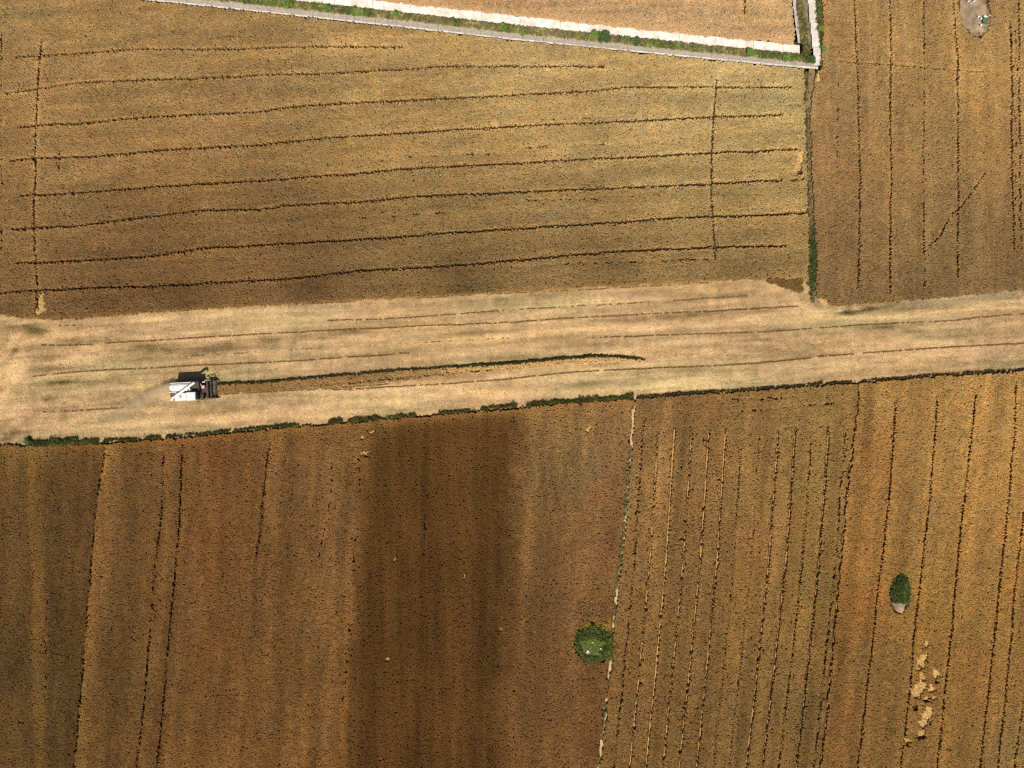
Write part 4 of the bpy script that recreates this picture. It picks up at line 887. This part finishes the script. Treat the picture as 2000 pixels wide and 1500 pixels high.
part('elbow', MB().tube((-2.72, -1.20, 1.6), (-2.72, -1.20, 2.90), .20, .20, 12).tube((-2.75, -1.22, 2.88), (-2.4, -.90, 2.92), .22, .18, 12), M_cream, au)
part('spout', MB().tube((1.15, 1.22, 3.50), (1.50, 1.34, 3.42), .17, .15, 12).tube((1.48, 1.34, 3.45), (1.56, 1.30, 2.85), .14, .12, 10), M_darkm, au)
part('auger_rest', MB().tube((-.5, .22, 2.4), (-.5, .22, 3.1), .04), M_darkm, au)
part('exhaust_pipe', MB().tube((-.2, .1, 2.0), (-.2, .1, 3.0), .05, .05, 8), M_darkm)
lad = MB().tube((1.25, -1.55, .5), (1.15, -1.45, 1.5), .02).tube((1.6, -1.55, .5), (1.5, -1.45, 1.5), .02)
for i in range(4): lad.tube((1.24 - .02 * i, -1.54 + .02 * i, .6 + .25 * i), (1.6 - .02 * i, -1.54 + .02 * i, .6 + .25 * i), .018)
part('ladder', lad, M_darkm)
part('platform', MB().box((.99, -1.42, 1.25), (1.45, -.2, 1.30)), M_rust)
part('handrail', MB().tube((1.42, -1.4, 1.3), (1.42, -1.4, 2.1), .02).tube((1.42, -.25, 1.3), (1.42, -.25, 2.1), .02).tube((1.42, -1.4, 2.1), (1.42, -.25, 2.1), .02), M_darkm)
part('feeder_house', MB().add([(1.1, -.35, .95), (1.1, .75, .95), (1.1, .75, 1.6), (1.1, -.35, 1.6), (2.0, -.35, .25), (2.0, .75, .25), (2.0, .75, .85), (2.0, -.35, .85)],
     [(0, 3, 2, 1), (4, 5, 6, 7), (0, 1, 5, 4), (1, 2, 6, 5), (2, 3, 7, 6), (3, 0, 4, 7)]), M_rust)
part('guard_plate', MB().box((1.00, .72, 1.55), (1.35, 1.16, 1.75), bev=.06, rz=.3), M_pinkp).data.materials[0] = M_pinkp
part('guard_plate', MB().box((1.35, .28, 1.45), (1.85, .78, 1.62), bev=.06, rz=-.2), M_pinkp)
# header: trough, cross auger, cutter bar, dividers, reel
hd = part('header', MB().box((1.95, -1.30, .22), (2.10, 1.42, 1.0)).box((2.10, -1.30, .18), (3.05, 1.42, .26)).box((2.10, -1.34, .2), (3.15, -1.28, .95)).box((2.10, 1.38, .2), (3.15, 1.44, .95)), M_rust)
part('top_beam', MB().box((1.92, -1.34, 1.0), (2.12, 1.44, 1.12)), M_darkm, hd)
ca = MB().tube((2.4, -1.27, .55), (2.4, 1.37, .55), .13, .13, 10)
for i in range(34):
    a0, a1 = i * .8, (i + 1) * .8; y0_, y1_ = -1.25 + i * .077, -1.25 + (i + 1) * .077
    p = [(2.4 + .13 * math.cos(a0), y0_, .55 + .13 * math.sin(a0)), (2.4 + .26 * math.cos(a0), y0_, .55 + .26 * math.sin(a0)), (2.4 + .26 * math.cos(a1), y1_, .55 + .26 * math.sin(a1)), (2.4 + .13 * math.cos(a1), y1_, .55 + .13 * math.sin(a1))]
    ca.add(p, [(0, 1, 2, 3)])
part('cross_auger', ca, M_rust, hd)
cb = MB().box((3.05, -1.34, .18), (3.12, 1.44, .24))
for i in range(28): yk = -1.28 + i * .1; cb.add([(3.12, yk - .03, .2), (3.12, yk + .03, .2), (3.24, yk, .2), (3.12, yk - .03, .23), (3.12, yk + .03, .23)], [(0, 2, 1), (3, 4, 2), (0, 3, 2), (1, 2, 4)])
part('cutter_bar', cb, M_darkm, hd)
for yk in (-1.31, 1.41): part('crop_divider', MB().add([(2.9, yk - .06, .2), (2.9, yk + .06, .2), (2.9, yk + .05, 1.0), (2.9, yk - .05, 1.0), (3.75, yk, .15)], [(0, 1, 2, 3), (0, 4, 1), (1, 4, 2), (2, 4, 3), (3, 4, 0)]), M_darkm, hd)
reel = bpy.data.objects.new('reel', None); C.objects.link(reel); reel.parent = com; reel.location = (2.85, 0, 1.25)
part('shaft', MB().tube((0, -1.30, 0), (0, 1.55, 0), .05, .05, 8), M_darkm, reel)
for k in range(5):
    a = k * 2 * math.pi / 5 + .35; b = MB(); bx_, bz_ = .56 * math.cos(a), .56 * math.sin(a)
    b.tube((bx_, -1.28, bz_), (bx_, 1.50, bz_), .028, .028, 6)
    for i in range(17): yk = -1.22 + i * .165; b.tube((bx_, yk, bz_), (bx_ - .05, yk, bz_ - .24), .010, .008, 4)
    for yk in (-1.2, .1, 1.42): b.tube((0, yk, 0), (bx_, yk, bz_), .022, .022, 5)
    part('reel_bat', b, M_darkm, reel)
part('reel_arm', MB().tube((1.75, 1.60, 1.25), (2.95, 1.60, 1.28), .035).tube((1.75, 1.36, 1.2), (1.75, 1.60, 1.25), .035), M_darkm, com)
part('reel_arm', MB().tube((1.75, -1.42, 1.25), (2.95, -1.42, 1.28), .035).tube((1.75, -1.3, 1.2), (1.75, -1.42, 1.25), .035), M_darkm, com)
part('light_rail', MB().tube((1.95, 1.50, 1.65), (2.75, 1.52, 1.60), .03), M_cream, com)
part('guard_panel', MB().box((1.55, 1.18, 1.5), (1.95, 1.34, 1.62)), M_body, com)
part('side_frame', MB().tube((2.2, 1.62, 1.3), (3.3, 1.72, 1.7), .03).tube((3.3, 1.72, 1.7), (3.55, 1.62, .9), .03).tube((2.6, 1.62, .8), (2.75, 1.68, 1.55), .03), M_darkm, com)
def wheel(x, y, r, w):
    tb = MB(); n = 24
    prof = [(-w / 2, r * .62), (-w / 2, r * .92), (-w * .36, r), (w * .36, r), (w / 2, r * .92), (w / 2, r * .62)]
    v = [(r_ * math.cos(6.28318 * i / n), q, r_ * math.sin(6.28318 * i / n)) for i in range(n) for q, r_ in prof]; m_ = len(prof)
    tb.add(v, [(i * m_ + k, ((i + 1) % n) * m_ + k, ((i + 1) % n) * m_ + (k + 1) % m_, i * m_ + (k + 1) % m_) for i in range(n) for k in range(m_)])
    for i in range(n):
        a = 6.28318 * i / n; c_, s_ = math.cos(a), math.sin(a)
        tb.add([(r * c_ - .04 * s_, -w * .4, r * s_ + .04 * c_), (r * c_ + .04 * s_, -w * .4, r * s_ - .04 * c_), (r * c_ + .04 * s_, w * .4, r * s_ - .04 * c_), (r * c_ - .04 * s_, w * .4, r * s_ + .04 * c_),
                ((r + .04) * c_, -w * .4, (r + .04) * s_), ((r + .04) * c_, w * .4, (r + .04) * s_)], [(0, 1, 4), (3, 5, 2), (0, 4, 5, 3), (1, 2, 5, 4)])
    e = bpy.data.objects.new('wheel', None); C.objects.link(e); e.parent = com; e.location = (x, y, r + .04)
    tb.build('tyre', M_tyre, e); MB().tube((0, -w * .3, 0), (0, w * .3, 0), r * .62, r * .62, 20).tube((0, -w * .42, 0), (0, w * .42, 0), r * .2, r * .2, 12).build('rim', M_rim, e)
for (x_, y_, r_1, w_) in ((.75, 1.18, .62, .42), (.75, -1.18, .62, .42), (-2.2, .95, .40, .28), (-2.2, -.95, .40, .28)): wheel(x_, y_, r_1, w_)

# ------------------------------------------------------------------ dust blown out behind the harvester
def dust():
    cs_ = [(330, 757, 1.35, .9, 1.5), (318, 761, 1.35, 1.05, 1.3), (304, 768, 1.3, 1.15, 1.0), (289, 776, 1.2, 1.25, .8), (272, 786, 1.1, 1.4, .55), (252, 798, 1.0, 1.6, .36), (228, 812, .9, 1.8, .2)]
    pts = [(*[float(q) for q in W(px, py, zc)], zc, r, a) for px, py, zc, r, a in cs_]
    x0 = min(p[0] - p[3] * 1.4 for p in pts); x1 = max(p[0] for p in pts) + .35; y0 = min(p[1] - p[3] for p in pts); y1 = max(p[1] + p[3] for p in pts)
    o = MB().box((x0, y0, .3), (x1, y1, 2.7)).build('dust_cloud', None); me = o.data
    m = bpy.data.materials.new('straw_dust'); m.use_nodes = True; N = m.node_tree.nodes; L = m.node_tree.links; N.remove(N['Principled BSDF'])
    pv = N.new('ShaderNodeVolumePrincipled'); pv.inputs['Color'].default_value = (.98, .84, .62, 1); pv.inputs['Anisotropy'].default_value = .0
    geo = N.new('ShaderNodeNewGeometry'); acc = None
    for x, y, z, r, a in pts:
        sb = N.new('ShaderNodeVectorMath'); sb.operation = 'SUBTRACT'; sb.inputs[1].default_value = (x, y, z); L.new(geo.outputs['Position'], sb.inputs[0])
        ms = N.new('ShaderNodeVectorMath'); ms.operation = 'MULTIPLY'; ms.inputs[1].default_value = (1 / (r * 1.25), 1 / r, 1 / 1.0); L.new(sb.outputs[0], ms.inputs[0])
        ln = N.new('ShaderNodeVectorMath'); ln.operation = 'LENGTH'; L.new(ms.outputs[0], ln.inputs[0])
        mr = N.new('ShaderNodeMapRange'); mr.interpolation_type = 'SMOOTHSTEP'; mr.inputs[1].default_value = 0; mr.inputs[2].default_value = 1; mr.inputs[3].default_value = a; mr.inputs[4].default_value = 0; L.new(ln.outputs['Value'], mr.inputs[0])
        if acc is None: acc = mr.outputs[0]
        else:
            ad = N.new('ShaderNodeMath'); ad.operation = 'ADD'; L.new(acc, ad.inputs[0]); L.new(mr.outputs[0], ad.inputs[1]); acc = ad.outputs[0]
    ns = N.new('ShaderNodeTexNoise'); ns.inputs['Scale'].default_value = 1.1; ns.inputs['Detail'].default_value = 4; L.new(geo.outputs['Position'], ns.inputs['Vector'])
    mr = N.new('ShaderNodeMapRange'); mr.inputs[1].default_value = .35; mr.inputs[2].default_value = .65; mr.inputs[3].default_value = .7; mr.inputs[4].default_value = 1.9; L.new(ns.outputs['Fac'], mr.inputs[0])
    ml = N.new('ShaderNodeMath'); ml.operation = 'MULTIPLY'; L.new(acc, ml.inputs[0]); L.new(mr.outputs[0], ml.inputs[1])
    L.new(ml.outputs[0], pv.inputs['Density'])
    L.new(pv.outputs[0], N['Material Output'].inputs['Volume']); me.materials.clear(); me.materials.append(m)
    tag(o, 'pale straw dust drifting out behind the combine harvester', 'dust', 'stuff')
dust()

# things of one kind share a group
for o in list(C.objects):
    if o.parent: continue
    k = o.name.split('.')[0]
    gname = {'green_shrub': 'green shrubs beside the ditches and the strip border', 'plastic_scrap': 'plastic scraps littering the mounds', 'stone': 'stones lying in the long ditch',
             'earth_mound': 'bare earth mounds inside the fields', 'wheat_field': 'wheat fields around the harvested strip'}.get(k)
    if gname: o['group'] = gname
